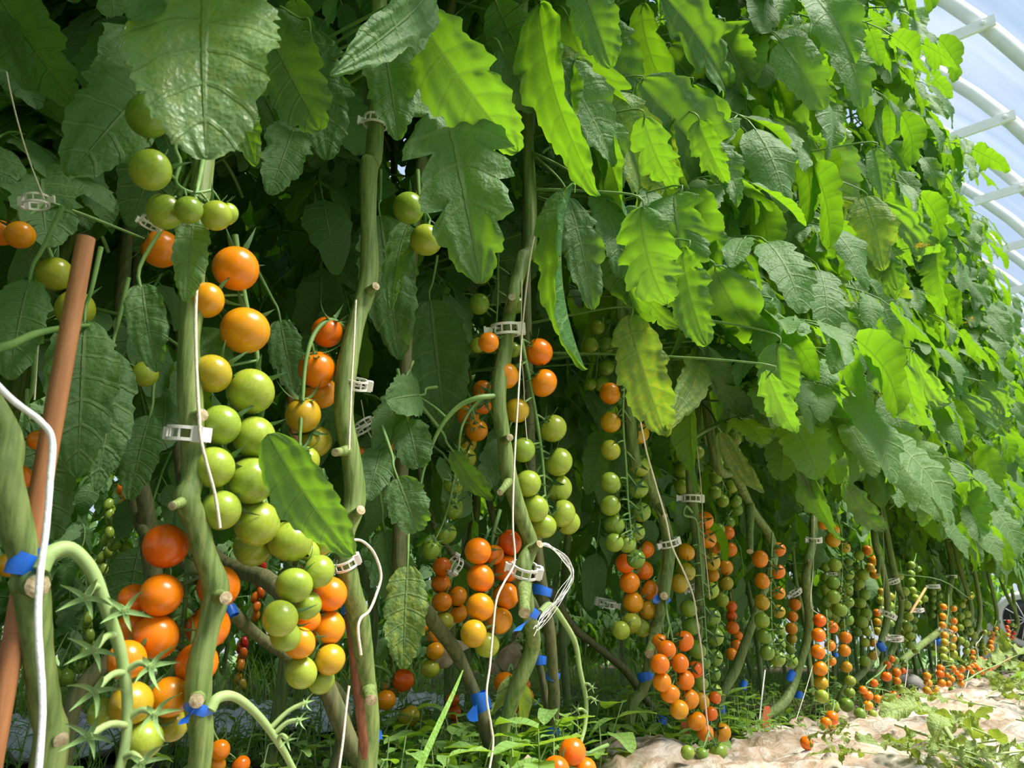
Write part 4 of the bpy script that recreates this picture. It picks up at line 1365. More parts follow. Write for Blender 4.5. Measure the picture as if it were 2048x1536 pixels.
for a in ((54, 1128, 68, 44, .06, 'blurred blue tape around the nearest thick stem', 14, [(78, 1110), (80, 1095), (86, 1120)]),
          (398, 1412, 56, 24, .022, 'blue tape with pointed tail at the cut end of the wavy stem', 24, [(385, 1425), (372, 1432), (366, 1448)]),
          (704, 1222, 40, 20, -.04, 'blue tape tying the second stem to the top of the reddish stake', 10),
          (738, 1482, 38, 20, -.05, 'blue tape low on the reddish stake near the bottom edge', 8, [(752, 1475), (756, 1466), (758, 1480)]),
          (962, 1404, 34, 36, -.11, 'wide blue tape round the diagonal split stem beside the crumpled leaf', -18, [(955, 1425), (945, 1428), (940, 1420)]),
          (1062, 1224, 32, 20, -.03, 'blue tape with hanging end at the cut on the middle stem', 30, [(1060, 1238), (1045, 1248), (1034, 1262)]),
          (1083, 1182, 40, 18, -.09, 'blue tape below the knotted twine, behind the middle stem', 14),
          (1079, 1320, 26, 18, -.12, 'blue tape on thin stem just right of the middle stem bend', 4),
          (1106, 1352, 26, 18, -.10, 'blue tape at mid height of the upright stem among weeds', 14),
          (1104, 1466, 28, 18, -.10, 'blue tape lowest on the upright stem, above the orange tomatoes', 4),
          (829, 1178, 18, 14, -.14, 'small blue tape at the top of the diagonal stem', 0),
          (1141, 1249, 18, 16, -.2, 'small blue tape on a dark slanting stem right of the drooping bare stalk', 20),
          (461, 1222, 24, 22, -.12, 'dark blue tape behind orange tomatoes right of the wavy stem', -30),
          (1327, 1199, 24, 20, -.035, 'blue tape under the first cut end right of the compact orange bunch', -30, [(1318, 1195), (1312, 1200), (1308, 1196)]),
          (1292, 1352, 32, 16, -.08, 'blue tape left of the bright orange bunch', -10),
          (1322, 1440, 22, 16, -.13, 'blue tape on a dark stem base above the sheet', 14),
          (1442, 1420, 16, 20, -.12, 'small blue tape right of the bright orange bunch', 0),
          (1487, 1370, 14, 16, -.14, 'blue tape bit among weeds under the leaning stem', 20),
          (1582, 1352, 14, 20, -.10, 'blue tape on the dark forked stem below the green tip', 30),
          (1597, 1390, 16, 14, -.12, 'blue tape at the fork of the dark stem above the sheet', 20),
          (1573, 1402, 12, 18, -.14, 'blue tape lowest by the dark forked stem', 10),
          (1762, 1293, 14, 16, -.03, 'blue tape with end hanging left of the joined twin stems', -30, [(1768, 1295), (1774, 1300), (1772, 1308)]),
          (1671, 1310, 10, 8, -.06, 'tiny blue tape between the red-orange and orange columns', 0),
          (1876, 1284, 14, 10, -.02, 'farthest clear blue tape beside the amber double column', -20)):
    tape(*a)


def twine(label, P, rad, mat='string', name='support_string', cat='string', n=6):
    root = None
    mb = MB()
    base = Vector(P[-1])
    tube(mb, P, rad, n=n, k=6, wob=.12)
    mb.v = [v - np.array(base) for v in mb.v]
    o = link(name, mb.mesh(name, M[mat]))
    o.location = base
    return tag(o, label, cat)


def tw(label, pts, X, rad, **k):
    return twine(label, [PX(q[0], q[1], q[2] if len(q) > 2 else X) for q in pts], rad, **k)


tw('thick blurred white cord crossing the nearest stem and stake at left', [(-30, 745), (25, 800), (80, 842), (104, 880), (100, 960), (92, 1060), (80, 1150), (76, 1250), (84, 1380), (84, 1450), (74, 1570)], .085, .0017, mat='string_white')
tw('beige twine end hanging over the white clip on the wavy stem', [(394, 560), (391, 640), (393, 740), (398, 830), (402, 880), (414, 930), (430, 990), (440, 1056)], .042, .0011)
tw('twine running straight along the second stem through its clip', [(712, 600), (707, 700), (703, 770), (700, 850), (698, 900)], -.005, .0009)
tw('loop of twine bulging right from the second stem to a cut end', [(700, 1080), (724, 1082), (748, 1106), (762, 1150), (752, 1190), (738, 1222), (722, 1236), (716, 1260), (722, 1310)], .0, .0012)
tw('loose twine end hanging between the diagonal stem and the reddish stake', [(698, 1372), (692, 1420), (686, 1480), (677, 1545)], -.02, .0011)
tw('long twine down the middle stem, past the orange bunch to the bottom edge', [(1075, 440), (1060, 520), (1048, 620), (1042, 700), (1036, 800), (1030, 900), (1026, 1000), (1026, 1060), (1029, 1124), (1008, 1165), (993, 1200), (986, 1260), (980, 1330), (973, 1390), (982, 1450), (986, 1490), (975, 1560)], .008, .0011)
tw('thin second thread just right of the middle stem', [(1044, 560), (1042, 690), (1047, 760), (1050, 830), (1054, 880)], -.01, .0006)
tw('twine slanting across to its frayed end over the bright orange bunch', [(1268, 700), (1275, 800), (1290, 890), (1312, 970), (1332, 1040), (1343, 1090), (1366, 1140), (1386, 1190), (1394, 1240), (1404, 1310), (1408, 1380), (1413, 1430), (1418, 1474)], .012, .0013)
tw('thread beside the stem with the hooked stalk', [(1390, 860), (1398, 930), (1404, 1000), (1406, 1060), (1420, 1200)], -.02, .0008)
tw('short vertical thread above the clip on the leaning stem', [(1473, 850), (1471, 900), (1470, 942)], -.02, .0009)
tw('thread along the first twin stem from leaf to clip', [(1762, 1000), (1767, 1080), (1768, 1160), (1763, 1220)], .0, .0010)
tw('thread from the joined twin stems to the sheet', [(1797, 1270), (1806, 1300), (1815, 1326), (1812, 1360), (1808, 1385)], .0, .0010)
tw('thread end hanging in front of the low amber tomatoes by the narrow bunch', [(1742, 1240), (1748, 1270), (1752, 1300), (1756, 1328)], .01, .0013)
tw('white thread hanging to the sheet over the yellow-orange bunch', [(1871, 1280), (1873, 1330), (1872, 1350), (1878, 1380), (1884, 1394)], .02, .0012)
tw('thread dropping over the right end of the far orange bunch', [(1942, 1325), (1936, 1350), (1930, 1376)], .03, .0012)
tw('far white thread with a kink above the small orange bunches', [(1967, 1268), (1958, 1282), (1952, 1290), (1956, 1308), (1958, 1340)], .05, .0013)
tw('thread running down beside the stem left of the amber bunch', [(1628, 1000), (1628, 1060), (1626, 1140), (1622, 1210), (1640, 1230)], -.02, .0009)
tw('white split of bark-like twine along the leaning lower stem', [(1530, 1340), (1524, 1390), (1519, 1440)], -.08, .0016, mat='string_white')
tw('thin thread slanting to the sheet left of the red-orange column', [(1626, 1330), (1610, 1385), (1592, 1440)], .0, .0006)
tw('thread in the dark upper left going down to a dim clip', [(0, 60), (18, 170), (40, 260), (62, 330), (88, 398)], -.09, .0006)
tw('thread in shade left of the wooden stake', [(80, 650), (74, 720), (69, 800)], -.2, .0008)
tw('slanting thread in shade behind the round leaves', [(722, 800), (735, 860), (765, 910), (790, 960), (815, 1010)], -.27, .0008)
tw('dim vertical thread left of the middle stem', [(822, 560), (822, 640), (815, 700), (806, 730)], -.31, .0008)

# frayed twine: many loose strands
mb = MB()
for i in range(10):
    j = lambda a: random.uniform(-a, a)
    e = random.uniform(-.4, 1)
    tube(mb, [PX(1076, 1090, -.02), PX(1098 + j(4), 1092 + j(5), -.015 + j(.004)), PX(1128 + 10 * e, 1120 + j(6), -.015 + j(.01)), PX(1142 + 7 * e, 1150 + j(8), -.02 + j(.012)), PX(1120 + 12 * e + j(6), 1190 + j(8), -.03 + j(.012)), PX(1092 + j(10), 1232 + j(8), -.03 + j(.01)), PX(1072 + j(6), 1262 + j(10), -.03 + j(.01))], .00032, n=4, k=4)
o = link('frayed_twine', mb.mesh('frayed_twine', M['string_white']))
tag(o, 'loose knotted bundle of frayed white twine right of the middle clip', 'string')


def stake(label, a, b, rad, mat):
    a, b = Vector(a), Vector(b)
    mb = MB()
    tube(mb, [a, a.lerp(b, .33), a.lerp(b, .66), b], [rad * .94, rad * 1.03, rad * .98, rad], n=18, k=5, capmi=1, wob=.03)
    mb.v = [v - np.array(b) for v in mb.v]
    o = link('wooden_stake', mb.mesh('wooden_stake', [M[mat], M['bamboo_tan' if mat != 'bamboo_dark' else mat]]))
    o.location = b
    return tag(o, label, 'stake')


a_, b_ = PX(172, 476, .065), PX(0, 1430, .05)
e_ = a_ + (b_ - a_) * (a_.z / (a_.z - b_.z)) if a_.z > b_.z else b_
stake('reddish-brown wooden stake with cut top, leaning at the left', a_, e_, .0052, 'bamboo')
a_, b_ = PX(700, 1225, -.035), PX(738, 1560, -.05)
stake('thin dark reddish stake tied with blue tape to the second stem', a_, a_ + (b_ - a_) * (a_.z / (a_.z - b_.z)), .0050, 'bamboo_dark')
stake('short tan stick poking up between green bunches far along the row', PX(1851, 1177, -.04), PX(1820, 1228, -.05), .0042, 'bamboo_tan')
stake('dark stake piece in shade behind the orange to olive bunch', PX(578, 720, -.2), PX(592, 900, -.2), .0055, 'bamboo_dark')

# ------------------------------------------------------------------ ground, sheets
def fbm(x, y, s=1.0, o=4):
    from mathutils import noise as nz
    v, a = 0, 1
    for k in range(o):
        v += a * nz.noise(Vector((x * s, y * s, 3.7 * k)))
        a *= .5
        s *= 2.1
    return v


BUMPS = [(.15, 2.0, .045, .12, .30), (.19, 1.20, .034, .06, .09), (-.05, 1.08, .030, .10, .10), (.36, 3.1, .095, .16, .7), (.02, 1.45, .020, .06, .10), (.3, 1.7, .02, .15, .2), (.12, 2.7, .04, .15, .25), (.02, 3.6, .03, .1, .4)]


def sheet_h(x, y):
    h = .012 + .012 * (fbm(x, y, 7) + .6) + .007 * (1 - abs(fbm(x + 2, y * .8, 19, 3))) ** 3
    for bx, by, bh, sx_, sy_ in BUMPS:
        dx, dy = (x - bx) / sx_, (y - by) / sy_
        h += bh * math.exp(-(dx * dx + dy * dy))
    r = 1 - abs(fbm(x * .7 + 3, y * .45, 4.2, 3))
    h += .014 * r ** 4
    h += .012 * (1 - abs(fbm(x + 9, y * 1.3, 11, 2))) ** 5
    return max(.004, h)


def sheet(name, label, x0, x1, y0, y1, nx, ny, mat, edge=.05, hf=None, wall=False):
    mb = MB()
    V, F = [], []
    for i in range(ny + 1):
        y = y0 + (y1 - y0) * (i / ny) ** 1.6
        ed = x0 + edge * fbm(1.3, y, 5, 4) + .02 * fbm(5, y, 23, 2)
        for j in range(nx + 1):
            f = j / nx
            x = ed + (x1 - ed) * f ** 1.3
            h = (hf or sheet_h)(x, y)
            lift = math.exp(-((x - ed) / .02) ** 2) * .010 * (1 + fbm(2, y, 9, 2))
            V.append((x, y, max(.004, h + lift)))
    for i in range(ny):
        for j in range(nx):
            a = i * (nx + 1) + j
            F.append((a, a + 1, a + nx + 2, a + nx + 1))
    mb.add(V, F)
    o = link(name, mb.mesh(name, M[mat]))
    md = o.modifiers.new('thickness', 'SOLIDIFY')
    md.thickness = .0015
    return tag(o, label, 'plastic sheet')


mb = MB()
mb.add([(-6.5, -3, 0), (.95, -3, 0), (.95, 9.5, 0), (-6.5, 9.5, 0)], [(0, 1, 2, 3)])
tag(link('floor', mb.mesh('floor', M['soil'])), 'dark soil under the plants', kind='structure')
sheet('ground_sheet', 'crumpled off-white plastic sheet with brown dirt along the foot of the row', -.085, .84, .25, 8.5, 90, 420, 'sheet')
sheet('ground_sheet', 'dull whitish sheet on the ground between the rows, seen behind the wavy stem', -1.45, -.90, .3, 2.3, 60, 120, 'sheet_back', edge=.12, hf=lambda x, y: .008 + .02 * abs(fbm(x, y, 6)) + .03 * (1 - abs(fbm(x + 4, y, 9, 3))) ** 4)


def on_sheet(px, py, up=0.0):
    r = ray(px, py)
    t = .5
    while t < 9:
        p = CAM + r * t
        if p.z <= sheet_h(p.x, p.y) + up: return p
        t += .006
    return p


def on_ground(px, py):
    return PZ(px, py, .0)


p = on_sheet(1614, 1492, .008)
R_ = 13.5 * depth(p) / FPX
o = link('tomato', FRUIT[0])
p.z = sheet_h(p.x, p.y) + R_ * .9
o.matrix_world = Matrix.Translation(p) @ Vector((.5, .3, .5)).to_track_quat('Z', 'Y').to_matrix().to_4x4() @ Matrix.Scale(R_, 4)
o.color = ripe(1.02)
tag(o, 'single orange tomato lying on the pale sheet beside yellowing cut leaves', 'tomato')
link('calyx', CALYX[2], o)

# cut leaves on the sheet
CL = random.Random(33)


def cut_leaf(px, py, az, sc, label=None, group='cut tomato leaves on the sheet'):
    p = on_sheet(px, py, .01)
    n = Vector((sheet_h(p.x - .02, p.y) - sheet_h(p.x + .02, p.y), sheet_h(p.x, p.y - .02) - sheet_h(p.x, p.y + .02), .04)).normalized()
    o = link('cut_leaf', TPL_W[CL.randrange(4)])
    o.matrix_world = Matrix.Translation(p + Vector((0, 0, .012))) @ n.to_track_quat('Z', 'Y').to_matrix().to_4x4() @ Matrix.Rotation(az, 4, 'Z') @ Matrix.Rotation(CL.uniform(-.05, .10), 4, 'Y') @ Matrix.Rotation(CL.uniform(-.5, .5), 4, 'X') @ Matrix.Scale(sc, 4)
    tag(o, label or 'wilted cut tomato leaf in the heap on the pale sheet at lower right', 'cut leaf', group)


for (x, y, a, s) in ((1722, 1470, -.4, .24), (1790, 1508, -.7, .25), (1830, 1516, -.4, .28), (1860, 1496, -.2, .28), (1760, 1532, -1.0, .26), (1735, 1500, -.5, .22), (1880, 1510, -.9, .42), (1920, 1505, .2, .55), (1970, 1485, 1.9, .5), (2015, 1500, -.3, .55), (1930, 1534, -.3, .45), (1990, 1532, .9, .55), (1960, 1445, .5, .5), (1995, 1430, 2.2, .5), (2035, 1455, -.8, .55), (1870, 1530, -.6, .4), (2040, 1420, .3, .5), (2040, 1515, 2.6, .55), (1975, 1405, .8, .5), (2000, 1392, 2.0, .5), (2035, 1395, 1.0, .5), (1680, 1475, -.8, .16)):
    cut_leaf(x, y, a, s)
for (x, y, a, s) in ((1960, 1352, .5, 1.1), (1985, 1348, 2, 1.1), (1930, 1372, 1, 1.0), (2030, 1335, .2, 1.2), (2010, 1345, 1.4, 1.2)):
    cut_leaf(x, y, a, s, 'cut greens lying at the foot of the far end of the row', 'cut greens at the row end')

P = [on_sheet(1876, 1425, .05), on_sheet(1890, 1455, .03), on_sheet(1912, 1490, .02), on_sheet(1940, 1525, .01), on_sheet(1990, 1535, .01)]
mb = MB()
tube(mb, P, [.0040, .0036, .0034, .0032, .0028], n=10, k=5, capmi=1, wob=.08)
tube(mb, [P[2], on_sheet(1850, 1470, .02), on_sheet(1790, 1450, .012)], [.0025, .002, .0016], n=8, k=5)
tag(link('pruned_shoot', mb.mesh('pruned_shoot', [M['stalk_pale'], M['cut']])), 'bare pale green cut stem standing out of the leaf heap', 'cut shoot')
mb = MB()
tube(mb, [on_sheet(1835, 1432, .01), on_sheet(1775, 1428, .012), on_sheet(1745, 1445, .01)], [.0022, .002, .0014], n=8, k=5)
a_, b_ = PD(2025, 1313, 3.6), PD(1985, 1338, 3.6)
stake('tan stick lying among cut greens at the row end', a_, Vector((b_.x, b_.y, max(.02, b_.z))), .0045, 'bamboo_tan')

# stones and dry leaves under the row
def lump(name, label, cat, c, r, mat, seed, group=None):
    R = np.random.RandomState(seed)
    mb = MB()
    V, F = [], []
    n, m_ = 14, 9
    for i in range(m_ + 1):
        th = PI * i / m_
        for j in range(n):
            a = 2 * PI * j / n
            k = 1 + .16 * math.sin(2 * a + seed) * math.sin(th) + .10 * math.sin(3 * a + 2 * th + seed) + .05 * R.rand()
            V.append((r[0] * k * math.sin(th) * math.cos(a), r[1] * k * math.sin(th) * math.sin(a), r[2] * k * math.cos(th)))
    for i in range(m_):
        for j in range(n):
            F.append((i * n + j, (i + 1) * n + j, (i + 1) * n + (j + 1) % n, i * n + (j + 1) % n))
    mb.add(V, F)
    o = link(name, mb.mesh(name, M[mat]))
    o.location = c
    return tag(o, label, cat, group)


lump('stone', 'grey stone behind the thread at the foot of the twin stems', 'stone', PX(1822, 1372, -.12), (.05, .05, .035), 'stone', 3)
for (x, y, w, X, lab) in ((872, 1335, 60, -.3, 'curled dry brown leaf behind the diagonal stem'), (1000, 1350, 60, -.35, 'curled grey dry leaf behind the middle stem'), (1020, 1405, 70, -.085, 'crumpled yellowing leaf wrapped round the foot of the middle stem')):
    c = PX(x, y, X)
    k = depth(c) / FPX
    P_, UV, F, _, _ = blade(w * k * 1.6, w * k * 1.3, 20, 5, bend=2.2, fold=.8, ripple=.22, seed=x, twist=1.2)
    mb = MB()
    mb.add(P_ @ frame(Vector((.2, .2, -.9)) if x == 1020 else Vector((.5, -.3, .6)), CAM - c).T, F, UV)
    o = link('dry_leaf', mb.mesh('dry_leaf', M['leaf_wilted'] if x == 1020 else M['dry']))
    o.location = c + (Vector((0, 0, .03)) if x == 1020 else Vector())
    tag(o, lab, 'dry leaf')

# orange plant tags near the ground
for (x0, y0, x1, y1, lab) in ((1368, 1432, 1372, 1484, 'orange plastic tag stuck in soil under the bright orange bunch'), (1534, 1412, 1532, 1466, 'orange plastic tag with round hole by the dark stem base')):
    a_, b_ = PX(x0, y0, -.10), PX(x1, y1, -.10)
    w = C_R * (7.5 * depth(a_) / FPX)
    mb = MB()
    nrm = _fh * .0006
    pts = [a_ - w * .7, a_ + w * .7, a_.lerp(b_, .2) + w, b_ + w, b_ - w, a_.lerp(b_, .2) - w]
    V = [tuple(q + nrm) for q in pts] + [tuple(q - nrm) for q in pts]
    mb.add(V, [(0, 1, 2, 3, 4, 5), (11, 10, 9, 8, 7, 6)] + [(i, i + 6, (i + 1) % 6 + 6, (i + 1) % 6) for i in range(6)])
    o = link('plant_tag', mb.mesh('plant_tag', simple_mat('orange_plastic', (.75, .16, .05), .45), smooth=False))
    tag(o, lab, 'plant tag')
# ------------------------------------------------------------------ weeds and grass
def weed_mb(mb, c, h, n, seed, size=.02, mi=0):
    R = random.Random(seed)
    c = Vector(c)
    top = c + Vector((R.uniform(-.3, .3) * h, R.uniform(-.3, .3) * h, h))
    S = tube(mb, [c, c.lerp(top, .5) + Vector((R.uniform(-.1, .1) * h, R.uniform(-.1, .1) * h, 0)), top], [.0012, .001, .0007], n=4, k=3, mi=1, cap=False)
    for i in range(n):
        p = S[min(len(S) - 1, int((.25 + .75 * (i + 1) / n) * (len(S) - 1)))]
        a = i * 2.4 + R.uniform(-.5, .5)
        d = Vector((math.cos(a), math.sin(a), R.uniform(-.25, .5)))
        L = size * R.uniform(.7, 1.3)
        P, UV, F, _, _ = blade(L, L * R.uniform(.45, .62), 8, 2, lobes=4, lobe_d=.05, bend=R.uniform(.1, .9), fold=.2, cord=.6, tip=.9, seed=R.randint(0, 9999))
        mb.add(P @ frame(d, Vector((0, 0, 1)) + d * .2).T + np.array(p), F, UV, mi)


def grass_mb(mb, c, h, seed, w=.0022):
    R = random.Random(seed)
    a = R.uniform(0, 6.28)
    d = Vector((math.cos(a), math.sin(a), 0))
    s = Vector((-d.y, d.x, 0)) * w
    lean = R.uniform(.15, .9)
    V, UV, F = [], [], []
    n = 6
    for i in range(n + 1):
        t = i / n
        p = Vector(c) + d * (lean * h * t * t) + Vector((0, 0, h * t * (1 - .35 * lean * t)))
        k = (1 - t) ** .6 + .02
        for e in (-1, 0, 1):
            V.append(tuple(p + s * e * k + d * (.0008 * abs(e))))
            UV.append(((e + 1) / 2, t))
    for i in range(n):
        for j in range(2):
            F.append((i * 3 + j, i * 3 + j + 1, i * 3 + j + 4, i * 3 + j + 3))
    mb.add(V, F, np.array(UV))


RW = random.Random(5)
# weeds standing out among the rest
for (px, py, h, n, X, sz, lab) in (
        (1200, 1500, .115, 10, -.08, .052, 'broad-leaved light green weed right of the drooping bare stalk'),
        (1262, 1490, .10, 9, -.12, .050, 'light green weed at the left end of the pale sheet'),
        (1118, 1510, .11, 11, -.07, .055, 'light green weed between the upright stem and the bottom orange tomatoes'),
        (1065, 1536, .10, 10, -.05, .055, 'weed with long leaves at the bottom edge right of the twine'),
        (1545, 1440, .080, 8, -.13, .045, 'leafy weed beside the dark forked stem above the sheet'),
        (1465, 1430, .095, 9, -.13, .050, 'large-leaved weed right of the bright orange bunch'),
        (880, 1560, .09, 12, -.03, .050, 'yellow-green weed at the bottom edge under the grass blade'),
        (1010, 1500, .12, 9, -.17, .045, 'weed behind the foot of the middle stem'),
        (1300, 1440, .09, 8, -.18, .042, 'weed left of the bright orange bunch'),
        (930, 1530, .09, 9, -.10, .045, 'weed at the bottom edge between grass blade and twine'),
        (800, 1560, .08, 10, -.06, .045, 'weed at the bottom edge right of the blue tape on the stake'),
        (860, 1480, .11, 9, -.25, .040, 'weed behind the grass blade below the olive tomatoes'),
        (1240, 1420, .12, 9, -.28, .040, 'darker weed behind the drooping bare stalk')):
    c = PX(px, py, X)
    c.z = 0
    mb = MB()
    weed_mb(mb, c, h, n, px, sz)
    mb.v = [v - np.array(c) for v in mb.v]
    o = link('weed', mb.mesh('weed', [M['leaf_weed'], M['stalk_pale']]))
    o.location = c
    tag(o, lab, 'weed')
# one long grass blade
mb = MB()
S = catmull([PX(828, 1560, .0), PX(868, 1470, .0), PX(905, 1390, -.005), PX(926, 1340, -.01)], 6)
strip(mb, S, [(C_R * .0032) * (1 - (i / len(S)) ** 2 * .9) for i in range(len(S))])
tag(link('grass_blade', mb.mesh('grass_blade', M['leaf_weed'])), 'single long bright grass blade rising from the bottom edge', 'grass')

mb = MB()
for i in range(900):
    y = RW.uniform(.25, 5.5)
    x = RW.uniform(-.75, -.10) if RW.random() < .6 else RW.uniform(-.22, -.04)
    if RW.random() < .4: y = RW.uniform(.7, 1.6)
    weed_mb(mb, (x, y, 0), RW.uniform(.02, .10), RW.randint(4, 8), i, RW.uniform(.014, .036))
for i in range(150):
    weed_mb(mb, (RW.uniform(-.36, -.04), RW.uniform(.72, 1.5), 0), RW.uniform(.04, .11), RW.randint(5, 9), i + 3000, RW.uniform(.028, .05))
for i in range(1500):
    y = RW.uniform(.3, 6)
    x = RW.uniform(-.8, -.09)
    grass_mb(mb, (x, y, 0), RW.uniform(.02, .09), i, RW.uniform(.0008, .0018))
tag(link('weeds', mb.mesh('weeds', [M['leaf_weed'], M['stalk_pale']])), 'low green weeds and grass growing under the row', 'weeds', kind='stuff')
mb = MB()
for i in range(5200):
    y = RW.uniform(-.2, 6)
    x = RW.choice((RW.uniform(-2.1, -1.4), RW.uniform(-.95, -.6), RW.uniform(-2.4, -.7)))
    if -1.45 < x < -.95 and y < 2.3 and RW.random() < .75: continue
    grass_mb(mb, (x, y, .005), RW.uniform(.03, .12) * (1.9 if x < -1.5 else 1), i + 7000, RW.uniform(.001, .003))
for i in range(260):
    weed_mb(mb, (RW.uniform(-2.0, -.8), RW.uniform(-.2, 6), 0), RW.uniform(.03, .10), 6, i + 900, RW.uniform(.015, .03))
tag(link('grass', mb.mesh('grass', [M['grass'], M['stalk']])), 'lit grass and weeds on the ground between the two beds', 'grass', kind='stuff')
mb = MB()
for i in range(420):
    c = Vector((RW.uniform(-1.5, -.75), RW.uniform(.2, 2.2), RW.uniform(.012, .05)))
    a = RW.uniform(0, 6.28)
    d = Vector((math.cos(a), math.sin(a), RW.uniform(-.1, .15))) * RW.uniform(.02, .08)
    tube(mb, [c, c + d * .5 + Vector((0, 0, .008)), c + d], RW.uniform(.0008, .0018), n=4, k=2, cap=False)
tag(link('pruned_stalks', mb.mesh('pruned_stalks', M['stalk'])), 'tangle of cut dark green stalks on the whitish sheet behind the wavy stem', 'cut stalks', kind='stuff')

# ------------------------------------------------------------------ the second line of the bed and the beds behind
def mass(seed, z0, z1, n, spread=.10, mat='leaf'):
    R = random.Random(seed)
    mb = MB()
    for i in range(n):
        z = z0 + (z1 - z0) * (i + R.random()) / n
        src = LOW[R.randrange(len(LOW))]
        mw = np.array(leaf_matrix((R.uniform(-.05, .05), R.uniform(-spread, spread), z), R.uniform(0, 6.28), R.uniform(-.3, .4), R.uniform(-.3, .3), R.uniform(.85, 1.2)))
        V = np.concatenate(src.v)
        mb.v.append(V @ mw[:3, :3].T + mw[:3, 3])
        mb.uv.append(np.concatenate(src.uv))
        o = mb.n
        mb.f += [[k + o for k in f] for f in src.f]
        mb.mi += src.mi
        mb.n += len(V)
    return mb.mesh('foliage', [M[mat], M['stalk']])


MASS2 = [mass(40 + i, .44, 2.5, 112, .2, 'leaf') for i in range(4)]
MASS2T = [mass(140 + i, .75, 2.5, 80, .2, 'leaf') for i in range(2)]
MASS4 = [mass(80 + i, .02, 2.35, 80, .25) for i in range(3)]
MASS3 = [mass(60 + i, .22, 2.5, 100, .22) for i in range(4)]
SECOND = []


def back_plant(x, y, meshes, label, group, zs=1.0):
    root = empty('tomato_plant', (x, y, 0))
    tag(root, label, 'tomato plant', group)
    mb = MB()
    j = random.uniform
    tube(mb, [(x + j(-.05, .05), y, 2.2), (x + j(-.03, .03), y + j(-.05, .05), 1.1), (x + j(-.03, .03), y + j(-.05, .05), .5), (x + j(-.04, .04), y + j(-.06, .06), .25), (x, y, 0)], [.004, .007, .0085, .009, .0095], n=10, k=5, wob=.06)
    build('stem', mb, M['stem'], root)
    f = link('foliage', random.choice(meshes), root)
    f.rotation_euler = (0, 0, random.choice((0, PI)))
    f.scale = (1, 1, zs)
    return root


for i in range(22):
    back_plant(-.45 + random.uniform(-.03, .03), -.75 + .38 * i, MASS2, 'shaded tomato plant in the second line of the bed, behind the front stems', 'tomato plants of the second line')
for i in range(22):
    back_plant(-2.25 + random.uniform(-.05, .05), -.9 + .42 * i, MASS3, 'tomato plant of the sunlit bed seen through the gaps behind', 'tomato plants of the bed behind')
for i in range(22):  # extra line of plants added to cover sky gaps
    back_plant(-.85 + random.uniform(-.03, .03), -.75 + .40 * i, MASS2T, 'shaded tomato plant in an extra line added to cover sky gaps, seen between the stems', 'tomato plants of the added cover line')
for i in range(22):
    back_plant(-2.75 + random.uniform(-.05, .05), -.7 + .42 * i, MASS3, 'tomato plant of the sunlit bed seen through the gaps behind', 'tomato plants of the bed behind')
for i in range(19):
    back_plant(-4.3 + random.uniform(-.1, .1), -.9 + .48 * i, MASS4, 'tomato plant in the farthest bed, hardly seen between leaves', 'tomato plants of the farthest bed')

for i in range(14):  # foliage masses added beyond the end wall to cover bright gaps
    r_ = empty('cover_shrub', (-6.6 + .46 * i, 9.7 + random.uniform(-.1, .1), 0))
    tag(r_, 'green shrub added behind the far end of the tunnel to cover bright gaps', 'shrub', 'shrubs added behind the tunnel')
    f = link('foliage', random.choice(MASS4), r_)
    f.scale = (1.2, 1.2, 1.15)

# plum tomatoes of the bed behind
def plum(label, px, py, X, n, t0, t1, r=.014, group=None):
    c = PX(px, py, X)
    root = empty('tomato_truss', c)
    tag(root, label, 'tomato bunch', group)
    mb = MB()
    L = n * r * 1.05
    P = [c + Vector((.0, .0, .03)), c, c + Vector((.01, 0, -L * .5)), c + Vector((0, .01, -L))]
    S = tube(mb, P, [.002, .002, .0016, .001], n=6, k=5)
    for i in range(n):
        t = i / max(1, n - 1)
        q = S[int((.25 + .75 * t) * (len(S) - 1))]
        a = (i % 2) * PI + random.uniform(-.6, .6)
        pos = q + Vector((math.cos(a) * r * .95 * .4, math.sin(a) * r * 1.05, -r * .9))
        ax = (q - pos).normalized() + Vector((0, 0, .8))
        place_fruit(root, pos, r, ax, t0 + (t1 - t0) * t, plum=True)
        tube(mb, [q, pos + ax.normalized() * r * 1.1], .0009, n=4, k=1, smooth=False, cap=False)
    build('stalk', mb, M['stalk'], root)


PL = [(310, 805, 9, .15, .1, 'green plum tomatoes high in the gap left of the clipped wavy stem'),
      (278, 890, 8, 1.35, 1.3, 'red plum tomatoes left in the gap beside the wavy stem'),
      (335, 870, 10, .2, .35, 'yellow-green plum tomatoes in the gap beside the wavy stem'),
      (352, 900, 7, .85, .3, 'orange plum tomatoes partly behind the wavy stem'),
      (248, 965, 7, 1.15, .3, 'orange over green plum tomatoes in the gap left of the red-orange tomato'),
      (222, 1010, 9, .12, .12, 'light green plum tomatoes below the orange ones in the left gap'),
      (258, 1125, 7, 1.4, 1.3, 'deep red plum tomatoes left of the large orange bunch'),
      (228, 1155, 4, 1.38, 1.3, 'small red plum tomatoes behind the bare star stalk'),
      (485, 1285, 10, 1.4, .05, 'red plum bunch turning green, hanging above the whitish sheet'),
      (520, 1130, 8, 1.38, .9, 'dark red plum tomatoes below the big green tomatoes'),
      (1122, 1255, 6, 1.3, .6, 'tiny red and yellow bunch far behind the drooping bare stalk'),
      (180, 1235, 6, .12, .1, 'green plum tomatoes low behind the bare star stalk'),
      (535, 560, 6, .12, .1, 'green plum tomatoes glimpsed high behind the yellow tomato'),
      (255, 480, 5, .12, .1, 'green plum tomatoes glimpsed right of the wooden stake top')]
for (x, y, n, a, b, lab) in PL:
    plum(lab, x, y, -1.98, n, a, b, r=.019)

